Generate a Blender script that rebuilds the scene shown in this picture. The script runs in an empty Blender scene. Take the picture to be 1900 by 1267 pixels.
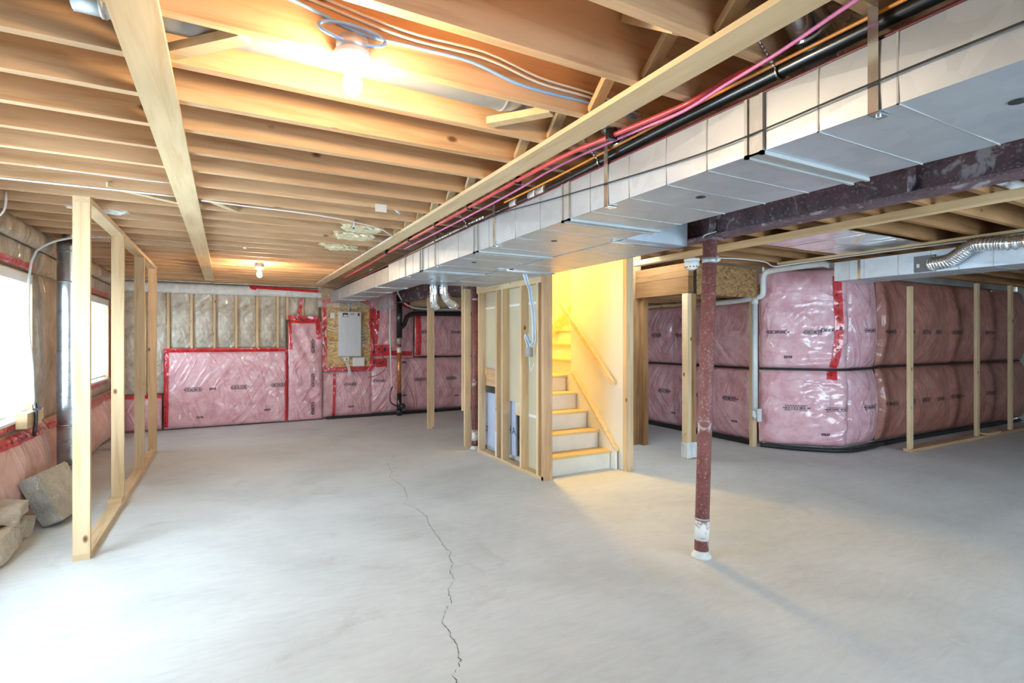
import bpy, bmesh, math, random
from mathutils import Vector, Matrix, noise, Euler
random.seed(7)
SC = bpy.context.scene
COL = SC.collection
# ---------------------------------------------------------------- camera, world, exposure
EYE = 1.458
cam_d = bpy.data.cameras.new('camera'); cam = bpy.data.objects.new('camera', cam_d); COL.objects.link(cam)
cam_d.sensor_width = 36.0; cam_d.lens = 36.0*977/1900; cam_d.clip_start = 0.05
cam_d.shift_y = -4.5/1900
cam.location = (0, 0, EYE); cam.rotation_euler = (math.pi/2, 0, -math.atan(530/977.0))
SC.camera = cam
SC.view_settings.view_transform = 'Standard'; SC.view_settings.look = 'None'
SC.view_settings.gamma = 1.0; SC.view_settings.use_curve_mapping = False
SC.view_settings.exposure = 1.1
W = bpy.data.worlds.new('sky'); SC.world = W; W.use_nodes = True
bgn = W.node_tree.nodes['Background']; bgn.inputs[0].default_value = (0.66, 0.85, 1.0, 1); bgn.inputs[1].default_value = 10.5
try:
    SC.cycles.use_denoising = True; SC.cycles.max_bounces = 10; SC.cycles.diffuse_bounces = 6
    SC.cycles.sample_clamp_indirect = 6.0
except Exception: pass
# ---------------------------------------------------------------- materials
def newmat(name):
    m = bpy.data.materials.new(name); m.use_nodes = True
    nt = m.node_tree; b = nt.nodes['Principled BSDF']
    return m, nt, b, nt.nodes, nt.links
def N(nt, t, **kw):
    n = nt.nodes.new(t)
    for k, v in kw.items():
        if isinstance(k, str) and hasattr(n, k): setattr(n, k, v)
    return n
def ramp(nt, fac, stops):
    r = nt.nodes.new('ShaderNodeValToRGB'); e = r.color_ramp.elements
    while len(e) < len(stops): e.new(0.5)
    for i, (p, c) in enumerate(stops): e[i].position = p; e[i].color = tuple(c)+(1,)
    nt.links.new(fac, r.inputs[0]); return r.outputs[0]
def mixc(nt, fac, a, b, mode='MIX'):
    m = nt.nodes.new('ShaderNodeMix'); m.data_type = 'RGBA'; m.blend_type = mode
    for s, v in ((0, fac), (6, a), (7, b)):
        if hasattr(v, 'links'): nt.links.new(v, m.inputs[s])
        else: m.inputs[s].default_value = v if s == 0 else tuple(v)+(1,)
    return m.outputs[2]
def coords(nt, scale=(1,1,1), rnd=False, rot=(0,0,0), kind='Object'):
    tc = nt.nodes.new('ShaderNodeTexCoord'); mp = nt.nodes.new('ShaderNodeMapping')
    mp.inputs['Scale'].default_value = scale; mp.inputs['Rotation'].default_value = rot
    nt.links.new(tc.outputs[kind], mp.inputs[0])
    if rnd:
        oi = nt.nodes.new('ShaderNodeObjectInfo'); mu = nt.nodes.new('ShaderNodeMath'); mu.operation = 'MULTIPLY'
        mu.inputs[1].default_value = 37.0; nt.links.new(oi.outputs['Random'], mu.inputs[0])
        nt.links.new(mu.outputs[0], mp.inputs['Location'])
    return mp.outputs[0]
def tex_noise(nt, vec, scale, detail=4, rough=0.55, dist=0.0):
    n = nt.nodes.new('ShaderNodeTexNoise'); n.inputs['Scale'].default_value = scale
    n.inputs['Detail'].default_value = detail; n.inputs['Roughness'].default_value = rough; n.inputs['Distortion'].default_value = dist
    nt.links.new(vec, n.inputs['Vector']); return n.outputs['Fac']
def tex_vor(nt, vec, scale, feature='F1', out='Distance'):
    n = nt.nodes.new('ShaderNodeTexVoronoi'); n.feature = feature; n.inputs['Scale'].default_value = scale
    nt.links.new(vec, n.inputs['Vector']); return n.outputs[out]
def bump(nt, b, h, strength=0.3, dist=0.01):
    n = nt.nodes.new('ShaderNodeBump'); n.inputs['Strength'].default_value = strength; n.inputs['Distance'].default_value = dist
    nt.links.new(h, n.inputs['Height']); nt.links.new(n.outputs[0], b.inputs['Normal']); return n
def plain(name, col, rough=0.5, metal=0.0, coat=0.0, vary=0.12, scale=12.0, emit=None):
    m, nt, b, nn, L = newmat(name)
    v = coords(nt, rnd=True); f = tex_noise(nt, v, scale)
    c2 = tuple(max(0, x*(1-vary*2)) for x in col)
    L.new(ramp(nt, f, [(0.3, c2), (0.7, col)]), b.inputs['Base Color'])
    b.inputs['Roughness'].default_value = rough; b.inputs['Metallic'].default_value = metal
    b.inputs['Coat Weight'].default_value = coat; b.inputs['Coat Roughness'].default_value = 0.15
    if emit:
        b.inputs['Emission Color'].default_value = tuple(emit[0])+(1,); b.inputs['Emission Strength'].default_value = emit[1]
    return m
def wood(name, axis, light, dark, knots=True, rough=0.7):
    m, nt, b, nn, L = newmat(name)
    sc = [14.0, 14.0, 14.0]; sc['XYZ'.index(axis)] = 0.9
    v = coords(nt, tuple(sc), rnd=True)
    f = tex_noise(nt, v, 1.6, 6, 0.6, 0.6)
    c = ramp(nt, f, [(0.30, dark), (0.52, light), (0.75, tuple(min(1, x*1.08) for x in light))])
    v1 = coords(nt, (1, 1, 1), rnd=True)
    big = tex_noise(nt, v1, 1.3, 2)
    c = mixc(nt, 0.35, c, ramp(nt, big, [(0.35, tuple(x*0.72 for x in light)), (0.65, (1, 0.95, 0.85))]), 'MULTIPLY')
    if knots:
        sk = [6.0, 6.0, 6.0]; sk['XYZ'.index(axis)] = 3.4
        d = tex_vor(nt, coords(nt, tuple(sk), rnd=True), 0.95)
        kf = ramp(nt, d, [(0.05, (1, 1, 1)), (0.11, (0, 0, 0))])
        c = mixc(nt, kf, c, (0.20, 0.09, 0.035))
    oi = nt.nodes.new('ShaderNodeObjectInfo')
    c = mixc(nt, 0.55, c, ramp(nt, oi.outputs['Random'], [(0.0, (0.72, 0.66, 0.60)), (0.5, (0.95, 0.92, 0.88)), (1.0, (1, 1, 1))]), 'MULTIPLY')
    L.new(c, b.inputs['Base Color']); b.inputs['Roughness'].default_value = rough
    b.inputs['Specular IOR Level'].default_value = 0.25
    bump(nt, b, f, 0.15, 0.003)
    return m
M = {}
JL, JD = (0.72, 0.485, 0.30), (0.55, 0.335, 0.175)
SL, SD = (0.79, 0.61, 0.40), (0.64, 0.45, 0.26)
for ax in 'XYZ':
    M['joist'+ax] = wood('joist_wood_'+ax, ax, JL, JD)
    M['stud'+ax] = wood('stud_wood_'+ax, ax, SL, SD)
    M['dark'+ax] = wood('shaded_dark_wood_'+ax, ax, (0.42, 0.235, 0.11), (0.27, 0.135, 0.06))  # darker wood copy, shade of the dim right side put into the colour
    M['pale'+ax] = wood('pale_strap_wood_'+ax, ax, (0.74, 0.58, 0.37), (0.64, 0.46, 0.26), knots=False)
M['lvl'] = wood('header_wood', 'Y', (0.36, 0.20, 0.085), (0.24, 0.12, 0.05))  # darkened to put the low light at the header into the wood
def concrete():
    m, nt, b, nn, L = newmat('floor_concrete')
    v = coords(nt)
    a = tex_noise(nt, v, 0.8, 5, 0.6, 0.4); s = tex_noise(nt, coords(nt, (3, 14, 1), rot=(0, 0, 0.6)), 1.4, 5, 0.65, 1.5)
    c = ramp(nt, a, [(0.30, (0.55, 0.56, 0.565)), (0.55, (0.665, 0.68, 0.69)), (0.8, (0.73, 0.745, 0.755))])
    c = mixc(nt, 0.25, c, ramp(nt, s, [(0.35, (0.70, 0.69, 0.66)), (0.6, (1, 1, 1))]), 'MULTIPLY')
    st = tex_noise(nt, v, 2.3, 6, 0.7, 0.8)
    c = mixc(nt, ramp(nt, st, [(0.60, (0, 0, 0)), (0.76, (0.45, 0.45, 0.45))]), c, (0.40, 0.37, 0.33))
    L.new(c, b.inputs['Base Color']); b.inputs['Roughness'].default_value = 0.62; b.inputs['Specular IOR Level'].default_value = 0.35
    bump(nt, b, s, 0.25, 0.004); return m
M['floor'] = concrete()
def osb(name, tint):
    m, nt, b, nn, L = newmat(name)
    v = coords(nt); d = tex_noise(nt, v, 9, 2)
    ad = nt.nodes.new('ShaderNodeVectorMath'); ad.operation = 'ADD'; nt.links.new(coords(nt, (30, 30, 55)), ad.inputs[0])
    sc = nt.nodes.new('ShaderNodeVectorMath'); sc.operation = 'SCALE'; sc.inputs['Scale'].default_value = 6.0
    cmb = nt.nodes.new('ShaderNodeCombineXYZ'); [nt.links.new(d, cmb.inputs[i]) for i in range(3)]
    nt.links.new(cmb.outputs[0], sc.inputs[0]); nt.links.new(sc.outputs[0], ad.inputs[1])
    o = tex_vor(nt, ad.outputs[0], 1.0, 'F1', 'Color')
    sep = nt.nodes.new('ShaderNodeSeparateColor'); nt.links.new(o, sep.inputs[0])
    c = ramp(nt, sep.outputs[0], [(0.0, tuple(x*0.45 for x in tint)), (0.45, tint), (1.0, tuple(min(1, x*1.35) for x in tint))])
    L.new(c, b.inputs['Base Color']); b.inputs['Roughness'].default_value = 0.7; bump(nt, b, sep.outputs[0], 0.3, 0.003); return m
M['osb'] = osb('osb_board', (0.62, 0.42, 0.20)); M['osb_dark'] = osb('osb_header', (0.36, 0.20, 0.08))  # header copy darkened for the low light there
M['subfloor'] = osb('subfloor_sheathing', (0.55, 0.34, 0.18))
def metal(name, col, rough=0.35, metallic=0.85, spangle=14.0):
    m, nt, b, nn, L = newmat(name)
    o = tex_vor(nt, coords(nt), spangle, 'F1', 'Color')
    sep = nt.nodes.new('ShaderNodeSeparateColor'); nt.links.new(o, sep.inputs[0])
    big = tex_noise(nt, coords(nt, (1, 0.6, 3)), 2.5, 4)
    c = ramp(nt, sep.outputs[0], [(0, tuple(x*0.90 for x in col)), (1, col)])
    c = mixc(nt, 0.5, c, ramp(nt, big, [(0.3, (0.82, 0.86, 0.90)), (0.7, (1, 1, 0.98))]), 'MULTIPLY')
    L.new(c, b.inputs['Base Color']); b.inputs['Metallic'].default_value = metallic
    L.new(ramp(nt, big, [(0.2, (rough*0.8,)*3), (0.8, (rough*1.2,)*3)]), b.inputs['Roughness'])
    return m
M['galv'] = metal('galvanized_sheet', (0.565, 0.605, 0.665), 0.42, 0.65)
M['galv_dull'] = metal('galvanized_dull', (0.45, 0.45, 0.45), 0.5, 0.5)
M['galv_dark'] = metal('galvanized_dark', (0.16, 0.16, 0.17), 0.45, 0.5)
M['riser'] = metal('riser_steel', (0.42, 0.42, 0.45), 0.28, 0.9)
M['shiny'] = metal('shiny_steel', (0.80, 0.82, 0.85), 0.16, 0.95, 5.0)
M['foil'] = metal('foil_tape', (0.86, 0.86, 0.87), 0.22, 0.9, 40.0)
def blotched(name, base, base2, blot, sc, thr):
    m, nt, b, nn, L = newmat(name)
    v = coords(nt)
    a = tex_noise(nt, v, 9, 6, 0.7); c = ramp(nt, a, [(0.35, base), (0.65, base2)])
    sp = tex_noise(nt, v, 70, 3, 0.7); c = mixc(nt, ramp(nt, sp, [(0.56, (0, 0, 0)), (0.68, (0.55,)*3)]), c, blot)
    vd = tex_noise(nt, v, sc, 4, 0.6, 0.9)
    c = mixc(nt, ramp(nt, vd, [(thr, (0, 0, 0)), (thr+0.05, (0.85,)*3)]), c, blot)
    L.new(c, b.inputs['Base Color']); b.inputs['Roughness'].default_value = 0.6; return m
M['beam'] = blotched('beam_primer', (0.06, 0.037, 0.045), (0.15, 0.08, 0.10), (0.36, 0.33, 0.36), 5.0, 0.565)
M['column'] = blotched('column_primer', (0.17, 0.05, 0.045), (0.25, 0.085, 0.075), (0.50, 0.43, 0.41), 4.5, 0.64)
M['smear'] = blotched('white_smeared_primer', (0.34, 0.16, 0.15), (0.55, 0.48, 0.47), (0.74, 0.73, 0.73), 14, 0.42)
def film(name, cols, fold=(6, 1.2, 6), gl=0.9, rot=(0.5, 0.6, 0.4), scale=5.0, crease=1.0):
    m, nt, b, nn, L = newmat(name)
    v = coords(nt); a = tex_noise(nt, v, scale, 7, 0.65, 0.3)
    fb = tex_noise(nt, v, 42, 4, 0.7)
    c = ramp(nt, a, [(0.30, cols[0]), (0.52, cols[1]), (0.72, cols[2])])
    c = mixc(nt, 0.30, c, ramp(nt, fb, [(0.3, (0.72, 0.70, 0.70)), (0.7, (1, 1, 1))]), 'MULTIPLY')
    L.new(c, b.inputs['Base Color']); b.inputs['Roughness'].default_value = 0.55
    b.inputs['Coat Weight'].default_value = gl; b.inputs['Coat Roughness'].default_value = 0.14
    base = coords(nt); hs = []
    for th, k1, k2, wt in ((0.55, 5.5, 0.7, 1.0), (-0.35, 6.5, 0.8, 0.8), (0.9, 4.5, 0.6, 0.6)):
        c_, s_ = math.cos(th), math.sin(th); cmb = nt.nodes.new('ShaderNodeCombineXYZ')
        for ix, vec in ((0, (c_*k1, c_*k1, -s_*k1)), (1, (s_*k2, s_*k2, c_*k2))):
            d_ = nt.nodes.new('ShaderNodeVectorMath'); d_.operation = 'DOT_PRODUCT'; d_.inputs[1].default_value = vec
            L.new(base, d_.inputs[0]); L.new(d_.outputs['Value'], cmb.inputs[ix])
        n_ = tex_noise(nt, cmb.outputs[0], 1.0, 1.5, 0.45, 0.25)
        r_ = ramp(nt, n_, [(0.47, (0, 0, 0)), (0.53, (wt,)*3), (0.62, (0, 0, 0))])
        hs.append(r_)
    msk = ramp(nt, tex_noise(nt, base, 1.7, 2), [(0.35, (0, 0, 0)), (0.60, (1, 1, 1))])
    h = mixc(nt, msk, hs[0], hs[1]); h = mixc(nt, 0.4, h, hs[2], 'ADD')
    bn = bump(nt, b, h, 0.7*crease, 0.03); L.new(bn.outputs[0], b.inputs['Coat Normal'])
    bump(nt, b, h, 0.28*crease, 0.03); return m
M['pink'] = film('pink_glass_fibre_under_clear_film', [(0.66, 0.30, 0.35), (0.80, 0.46, 0.51), (0.88, 0.62, 0.66)])
M['pinkshade'] = film('shaded_pink_glass_fibre_under_clear_film', [(0.36, 0.13, 0.10), (0.47, 0.19, 0.145), (0.56, 0.27, 0.21)], gl=0.45)  # darker copy of pink: the alcove's dim orange light put into the colour
M['pinkplain'] = film('salmon_fibre_under_clear_film', [(0.66, 0.36, 0.30), (0.80, 0.50, 0.42), (0.86, 0.62, 0.54)], gl=0.4)
M['grey'] = film('grey_glass_fibre_under_clear_film', [(0.36, 0.31, 0.25), (0.60, 0.54, 0.45), (0.78, 0.74, 0.66)], fold=(9, 1.5, 9), gl=0.6, scale=6.5)
M['tan'] = film('tan_glass_fibre_under_clear_film', [(0.34, 0.26, 0.19), (0.47, 0.38, 0.29), (0.58, 0.50, 0.40)], fold=(2, 8, 1), gl=0.5, rot=(0.1, 0.1, 0.1), scale=4.0)
M['white_film'] = film('white_vapour_film', [(0.66, 0.68, 0.68), (0.76, 0.78, 0.78), (0.86, 0.87, 0.87)], fold=(3, 3, 10), gl=0.8, rot=(0.1, 0.1, 0.1))
M['tape'] = film(crease=0.4, name='red_sheathing_tape', cols=[(0.52, 0.008, 0.012), (0.70, 0.015, 0.025), (0.80, 0.03, 0.05)], fold=(12, 12, 12), gl=1.0, scale=9)
M['fluff'] = plain('cream_fibre', (0.84, 0.74, 0.50), 0.95, vary=0.2, scale=40)
M['ink'] = plain('black_print', (0.05, 0.04, 0.05), 0.6)
M['black'] = plain('black_plastic', (0.018, 0.018, 0.02), 0.3, coat=0.5, vary=0.2)
M['rubber'] = plain('black_membrane', (0.02, 0.02, 0.022), 0.55)
M['white'] = plain('white_plastic', (0.80, 0.80, 0.79), 0.45, vary=0.03)
M['pvc'] = plain('white_pvc', (0.74, 0.76, 0.77), 0.35, vary=0.05)
M['panelgrey'] = plain('pale_grey_enamel', (0.66, 0.68, 0.72), 0.4, vary=0.04, scale=3)
M['blue_wire'] = plain('pale_blue_sheath', (0.27, 0.50, 0.92), 0.4, vary=0.05)
M['white_wire'] = plain('white_sheath', (0.80, 0.80, 0.80), 0.4, vary=0.05)
M['yellow_wire'] = plain('yellow_sheath', (0.80, 0.66, 0.14), 0.4, vary=0.1)
M['pink_wire'] = plain('pink_sheath', (0.86, 0.25, 0.52), 0.4, vary=0.08)
M['orange'] = plain('orange_sheath', (0.86, 0.33, 0.06), 0.4, vary=0.08)
M['redpex'] = plain('red_tubing', (0.62, 0.07, 0.08), 0.35, coat=0.3, vary=0.15)
M['maroon'] = plain('maroon_tubing', (0.11, 0.012, 0.018), 0.4)
M['copper'] = plain('copper_wrap', (0.78, 0.30, 0.12), 0.3, metal=0.6, vary=0.25, scale=25)
M['green'] = plain('green_print', (0.10, 0.42, 0.14), 0.5)
M['drywall_back'] = plain('drywall_paper_back', (0.60, 0.52, 0.37), 0.85, vary=0.05, scale=2)
M['drywall'] = plain('white_painted_drywall', (0.84, 0.83, 0.78), 0.8, vary=0.02, scale=2)
M['paintwood'] = plain('painted_step_board', (0.78, 0.74, 0.66), 0.55, vary=0.07, scale=4)
M['tread'] = wood('tread_wood', 'X', (0.84, 0.66, 0.34), (0.72, 0.52, 0.24), knots=False, rough=0.5)
M['rail'] = wood('handrail_wood', 'Y', (0.86, 0.72, 0.46), (0.76, 0.60, 0.34), knots=False)
M['stone'] = blotched('weathered_concrete', (0.42, 0.36, 0.27), (0.56, 0.49, 0.38), (0.66, 0.61, 0.53), 3.5, 0.62)
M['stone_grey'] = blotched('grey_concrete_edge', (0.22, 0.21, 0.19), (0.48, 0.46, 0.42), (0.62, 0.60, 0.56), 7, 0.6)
M['vinyl'] = plain('white_vinyl', (0.84, 0.85, 0.84), 0.4, vary=0.02)
M['slat'] = plain('white_blind_slat', (0.86, 0.87, 0.87), 0.5, vary=0.02)
M['crack'] = plain('crack_dark', (0.10, 0.09, 0.085), 0.95, vary=0.2)
M['wallraw'] = plain('poured_concrete_wall', (0.50, 0.47, 0.43), 0.85, vary=0.12, scale=3)
M['boardwhite'] = plain('pale_foam_board', (0.50, 0.57, 0.76), 0.6, vary=0.05)
M['dust'] = plain('grey_cement_grout', (0.72, 0.71, 0.69), 0.9, vary=0.1)
M['porcelain'] = plain('white_porcelain', (0.88, 0.87, 0.84), 0.3, coat=0.5, vary=0.02)
M['bulb'] = plain('lit_bulb', (1, 1, 1), 0.4, emit=((1.0, 0.73, 0.42), 440.0))
M['stairlamp'] = plain('lit_dome', (1, 1, 1), 0.4, emit=((1.0, 0.62, 0.12), 150.0))
def glassmat():
    m, nt, b, nn, L = newmat('window_glass')
    tr = nt.nodes.new('ShaderNodeBsdfTransparent'); tr.inputs[0].default_value = (0.95, 0.97, 0.97, 1)
    gl = nt.nodes.new('ShaderNodeBsdfGlossy'); gl.inputs['Roughness'].default_value = 0.02
    v = tex_noise(nt, coords(nt), 3.0, 2); mx = nt.nodes.new('ShaderNodeMixShader')
    L.new(ramp(nt, v, [(0, (0.05,)*3), (1, (0.07,)*3)]), mx.inputs[0]); L.new(tr.outputs[0], mx.inputs[1]); L.new(gl.outputs[0], mx.inputs[2])
    L.new(mx.outputs[0], nt.nodes['Material Output'].inputs[0]); return m
M['glass'] = glassmat()
def clearfilm():
    m, nt, b, nn, L = newmat('clear_plastic_film')
    b.inputs['Base Color'].default_value = (0.82, 0.80, 0.77, 1); b.inputs['Roughness'].default_value = 0.2
    f = tex_noise(nt, coords(nt, (4, 4, 1.2)), 3.0, 4, 0.6, 0.8); bump(nt, b, f, 0.6, 0.02)
    tr = nt.nodes.new('ShaderNodeBsdfTransparent'); mx = nt.nodes.new('ShaderNodeMixShader')
    L.new(ramp(nt, f, [(0.35, (0.12,)*3), (0.7, (0.45,)*3)]), mx.inputs[0]); L.new(tr.outputs[0], mx.inputs[1]); L.new(b.outputs[0], mx.inputs[2])
    L.new(mx.outputs[0], nt.nodes['Material Output'].inputs[0]); return m
M['clearfilm'] = clearfilm()
# ---------------------------------------------------------------- builders
WP = {}
def place(o, wpos, parent):
    wpos = Vector(wpos); WP[o.name] = wpos; COL.objects.link(o)
    if parent is None: o.location = wpos
    else: o.parent = parent; o.location = wpos - WP[parent.name]
    return o
def tag(o, label=None, cat=None, group=None, kind=None):
    if label: o['label'] = label
    if cat: o['category'] = cat
    if group: o['group'] = group
    if kind: o['kind'] = kind
    return o
def thing(name, loc, label, cat, group=None):
    o = bpy.data.objects.new(name, None); o.empty_display_size = 0.1; place(o, loc, None); return tag(o, label, cat, group)
def struct(name, loc):
    o = bpy.data.objects.new(name, None); place(o, loc, None); return tag(o, kind='structure')
def meshobj(name, verts, faces, mat, parent=None, smooth=False, origin=None):
    vs = [Vector(v) for v in verts]
    if origin is None:
        lo = Vector([min(v[i] for v in vs) for i in range(3)]); hi = Vector([max(v[i] for v in vs) for i in range(3)])
        origin = (lo+hi)/2
    origin = Vector(origin)
    me = bpy.data.meshes.new(name); me.from_pydata([v-origin for v in vs], [], faces); me.update()
    bm = bmesh.new(); bm.from_mesh(me); bmesh.ops.recalc_face_normals(bm, faces=bm.faces); bm.to_mesh(me); bm.free()
    if smooth:
        for p in me.polygons: p.use_smooth = True
    me.materials.append(M[mat] if isinstance(mat, str) else mat)
    o = bpy.data.objects.new(name, me); return place(o, origin, parent)
BF = [(0,1,3,2),(4,6,7,5),(0,4,5,1),(2,3,7,6),(0,2,6,4),(1,5,7,3)]
def boxverts(a, b): return [(x, y, z) for x in (a[0], b[0]) for y in (a[1], b[1]) for z in (a[2], b[2])]
def box(name, a, b, mat, parent=None, bev=0.0):
    o = meshobj(name, boxverts(a, b), BF, mat, parent)
    if bev:
        bm = bmesh.new(); bm.from_mesh(o.data)
        bmesh.ops.bevel(bm, geom=list(bm.edges), offset=bev, segments=2, affect='EDGES', profile=0.7); bm.to_mesh(o.data); bm.free()
    return o
def boxes(name, lst, mat, parent=None):
    vs, fs = [], []
    for a, b in lst:
        k = len(vs); vs += boxverts(a, b); fs += [tuple(i+k for i in f) for f in BF]
    return meshobj(name, vs, fs, mat, parent)
def beam_between(name, p, q, w, h, mat, parent=None, up=(0, 0, 1)):
    p, q = Vector(p), Vector(q); d = (q-p).normalized(); s = d.cross(Vector(up)).normalized(); u = s.cross(d)
    vs = []
    for c in (p, q):
        for i in (-1, 1):
            for j in (-1, 1): vs.append(c+s*(i*w/2)+u*(j*h/2))
    return meshobj(name, vs, BF, mat, parent)
def smoothpath(pts, step=0.05):
    P = [Vector(p) for p in pts]
    if len(P) < 3: return P
    out = []
    E = [2*P[0]-P[1]]+P+[2*P[-1]-P[-2]]
    for i in range(1, len(E)-2):
        a, b, c, d = E[i-1:i+3]; n = max(2, min(14, int((c-b).length/step)))
        for k in range(n):
            t = k/n
            out.append(0.5*((2*b)+(c-a)*t+(2*a-5*b+4*c-d)*t*t+(3*b-a-3*c+d)*t**3))
    out.append(P[-1]); return out
def tube(name, pts, r, mat, parent=None, n=10, smooth=True, curve=True, rfun=None):
    P = smoothpath(pts) if curve else [Vector(p) for p in pts]
    vs, fs = [], []
    t0 = (P[1]-P[0]).normalized(); ref = Vector((0, 0, 1)) if abs(t0.z) < 0.9 else Vector((1, 0, 0))
    u = t0.cross(ref).normalized()
    for i, p in enumerate(P):
        t = (P[min(i+1, len(P)-1)]-P[max(i-1, 0)]).normalized()
        u = (u-t*u.dot(t)).normalized(); w = t.cross(u); rr = r if rfun is None else rfun(i/(len(P)-1))
        for k in range(n):
            a = 2*math.pi*k/n; vs.append(p+(u*math.cos(a)+w*math.sin(a))*rr)
    m = len(P)
    for i in range(m-1):
        for k in range(n): fs.append((i*n+k, i*n+(k+1) % n, (i+1)*n+(k+1) % n, (i+1)*n+k))
    fs.append(tuple(range(n))[::-1]); fs.append(tuple((m-1)*n+k for k in range(n)))
    o = meshobj(name, vs, fs, mat, parent)
    if smooth:
        for p in o.data.polygons: p.use_smooth = len(p.vertices) == 4
    return o
def lathe(name, prof, c, mat, parent=None, n=24):
    c = Vector(c); vs, fs = [], []
    for r, z in prof:
        for k in range(n):
            a = 2*math.pi*k/n; vs.append(c+Vector((r*math.cos(a), r*math.sin(a), z)))
    for i in range(len(prof)-1):
        for k in range(n): fs.append((i*n+k, i*n+(k+1) % n, (i+1)*n+(k+1) % n, (i+1)*n+k))
    fs.append(tuple(range(n))); fs.append(tuple((len(prof)-1)*n+k for k in range(n)))
    o = meshobj(name, vs, fs, mat, parent)
    for p in o.data.polygons: p.use_smooth = len(p.vertices) == 4
    return o
class Surf:
    """A bulging sheet hung along a plan path; eval(s, z) gives its point."""
    def __init__(self, path, z0, z1, depth, seed=0, wr=0.012, rows=None, cols=None, fold=(0.5, 5.0), edge=0.35, power=0.45):
        self.p = [Vector((x, y, 0)) for x, y in path]; self.z0, self.z1, self.d = z0, z1, depth
        self.seed, self.wr, self.rows, self.cols, self.fold, self.edge, self.pw = seed, wr, rows, cols, fold, edge, power
        self.cum = [0]
        for a, b in zip(self.p, self.p[1:]): self.cum.append(self.cum[-1]+(b-a).length)
        self.L = self.cum[-1]
    def base(self, s):
        s = min(max(s, 0), self.L)
        for i in range(len(self.p)-1):
            if s <= self.cum[i+1]+1e-9: break
        a, b = self.p[i], self.p[i+1]; t = (s-self.cum[i])/max(1e-9, self.cum[i+1]-self.cum[i])
        return a.lerp(b, t), i
    def normal(self, s):
        n = Vector((0, 0, 0))
        for k in (-0.08, -0.04, 0, 0.04, 0.08):
            _, i = self.base(s+k); d = (self.p[i+1]-self.p[i]).normalized(); n += Vector((d.y, -d.x, 0))
        return n.normalized()
    def cell(self, x, brk):
        for a, b in zip(brk, brk[1:]):
            if a <= x <= b: return (x-a)/(b-a)
        return 0 if x < brk[0] else 1
    def eval(self, s, z, off=0.0):
        p, _ = self.base(s); n = self.normal(s)
        v = self.cell(z, self.rows or [self.z0, self.z1]); u = self.cell(s, self.cols or [0, self.L])
        prof = max(0.0, math.sin(math.pi*v))**self.pw*(0.25+0.75*max(0.0, math.sin(math.pi*min(max(u, 0), 1)))**self.edge)
        q = Vector((s*self.fold[1]+z*self.fold[0]*2, z*self.fold[0]-s*self.fold[0]*0.3, self.seed*3.7))
        w = 1-abs(noise.noise(q))*2; w2 = noise.noise(Vector((s*2.2, z*2.2, self.seed+9.1)))
        q3 = Vector((s*9-z*5, z*3+s*2, self.seed+4.4)); w3 = 1-abs(noise.noise(q3))*2
        o = (self.d(s) if callable(self.d) else self.d)*prof*(1+0.25*w2)+self.wr*(w*0.8+0.5*w3)*(0.3+0.7*prof)+off
        return Vector((p.x, p.y, z))+n*o
    def mesh(self, name, mat, parent=None, step=0.035):
        ns, nz = max(3, int(self.L/step)), max(3, int((self.z1-self.z0)/step))
        vs = [self.eval(self.L*i/ns, self.z0+(self.z1-self.z0)*j/nz) for j in range(nz+1) for i in range(ns+1)]
        fs = [(j*(ns+1)+i, j*(ns+1)+i+1, (j+1)*(ns+1)+i+1, (j+1)*(ns+1)+i) for j in range(nz) for i in range(ns)]
        k = len(vs)   # a back sheet gives it thickness
        for (s, z) in ((0, self.z0), (self.L, self.z0), (self.L, self.z1), (0, self.z1)): pass
        back = [self.base(self.L*i/ns)[0]-self.normal(self.L*i/ns)*0.03 for i in range(ns+1)]
        vs += [(b.x, b.y, self.z0) for b in back]+[(b.x, b.y, self.z1) for b in back]
        for i in range(ns):
            fs.append((i, i+1, k+i+1, k+i)); t = nz*(ns+1); fs.append((t+i+1, t+i, k+ns+1+i, k+ns+2+i))
        return meshobj(name, vs, fs, mat, parent, smooth=True)
    def tape(self, pts, w, parent, name='tape', mat='tape', off=0.008, print_=True):
        P = [Vector((a, b, 0)) for a, b in pts]; Q = []
        for a, b in zip(P, P[1:]):
            n = max(2, int((b-a).length/0.05)); Q += [a.lerp(b, k/n) for k in range(n)]
        Q.append(P[-1]); vs, fs = [], []
        rr = random.Random(len(vs)+int(P[0].x*100)+int(P[0].y*57)); cen = []
        for i, q in enumerate(Q):
            t = (Q[min(i+1, len(Q)-1)]-Q[max(i-1, 0)]).normalized(); s = Vector((-t.y, t.x, 0)); ww = w*(1+rr.uniform(-0.08, 0.08))
            for k in (-0.5, -0.17, 0.17, 0.5):
                c = q+s*ww*k; vs.append(self.eval(c.x, c.y, off+rr.uniform(0, 0.004)))
            cen.append((q, t, s))
        for i in range(len(Q)-1):
            for k in range(3): fs.append((i*4+k, i*4+k+1, i*4+k+5, i*4+k+4))
        o = meshobj(name, vs, fs, mat, parent, smooth=True)
        if print_:
            vs, fs = [], []
            for i in range(1, len(cen)-1, 2):
                q, t, s = cen[i]
                for k in range(3):
                    h = w*rr.uniform(0.05, 0.13); a = q+t*w*(0.24*(k-1))+s*w*rr.uniform(-0.15, 0.15); b0 = len(vs)
                    for m in range(6):
                        an = m*math.pi/3; c = a+t*h*math.cos(an)+s*h*1.2*math.sin(an); vs.append(self.eval(c.x, c.y, off+0.007))
                    fs.append(tuple(range(b0, b0+6)))
            if vs: meshobj('tape_print', vs, fs, 'ink', o)['kind'] = 'stuff'
        return o
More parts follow.
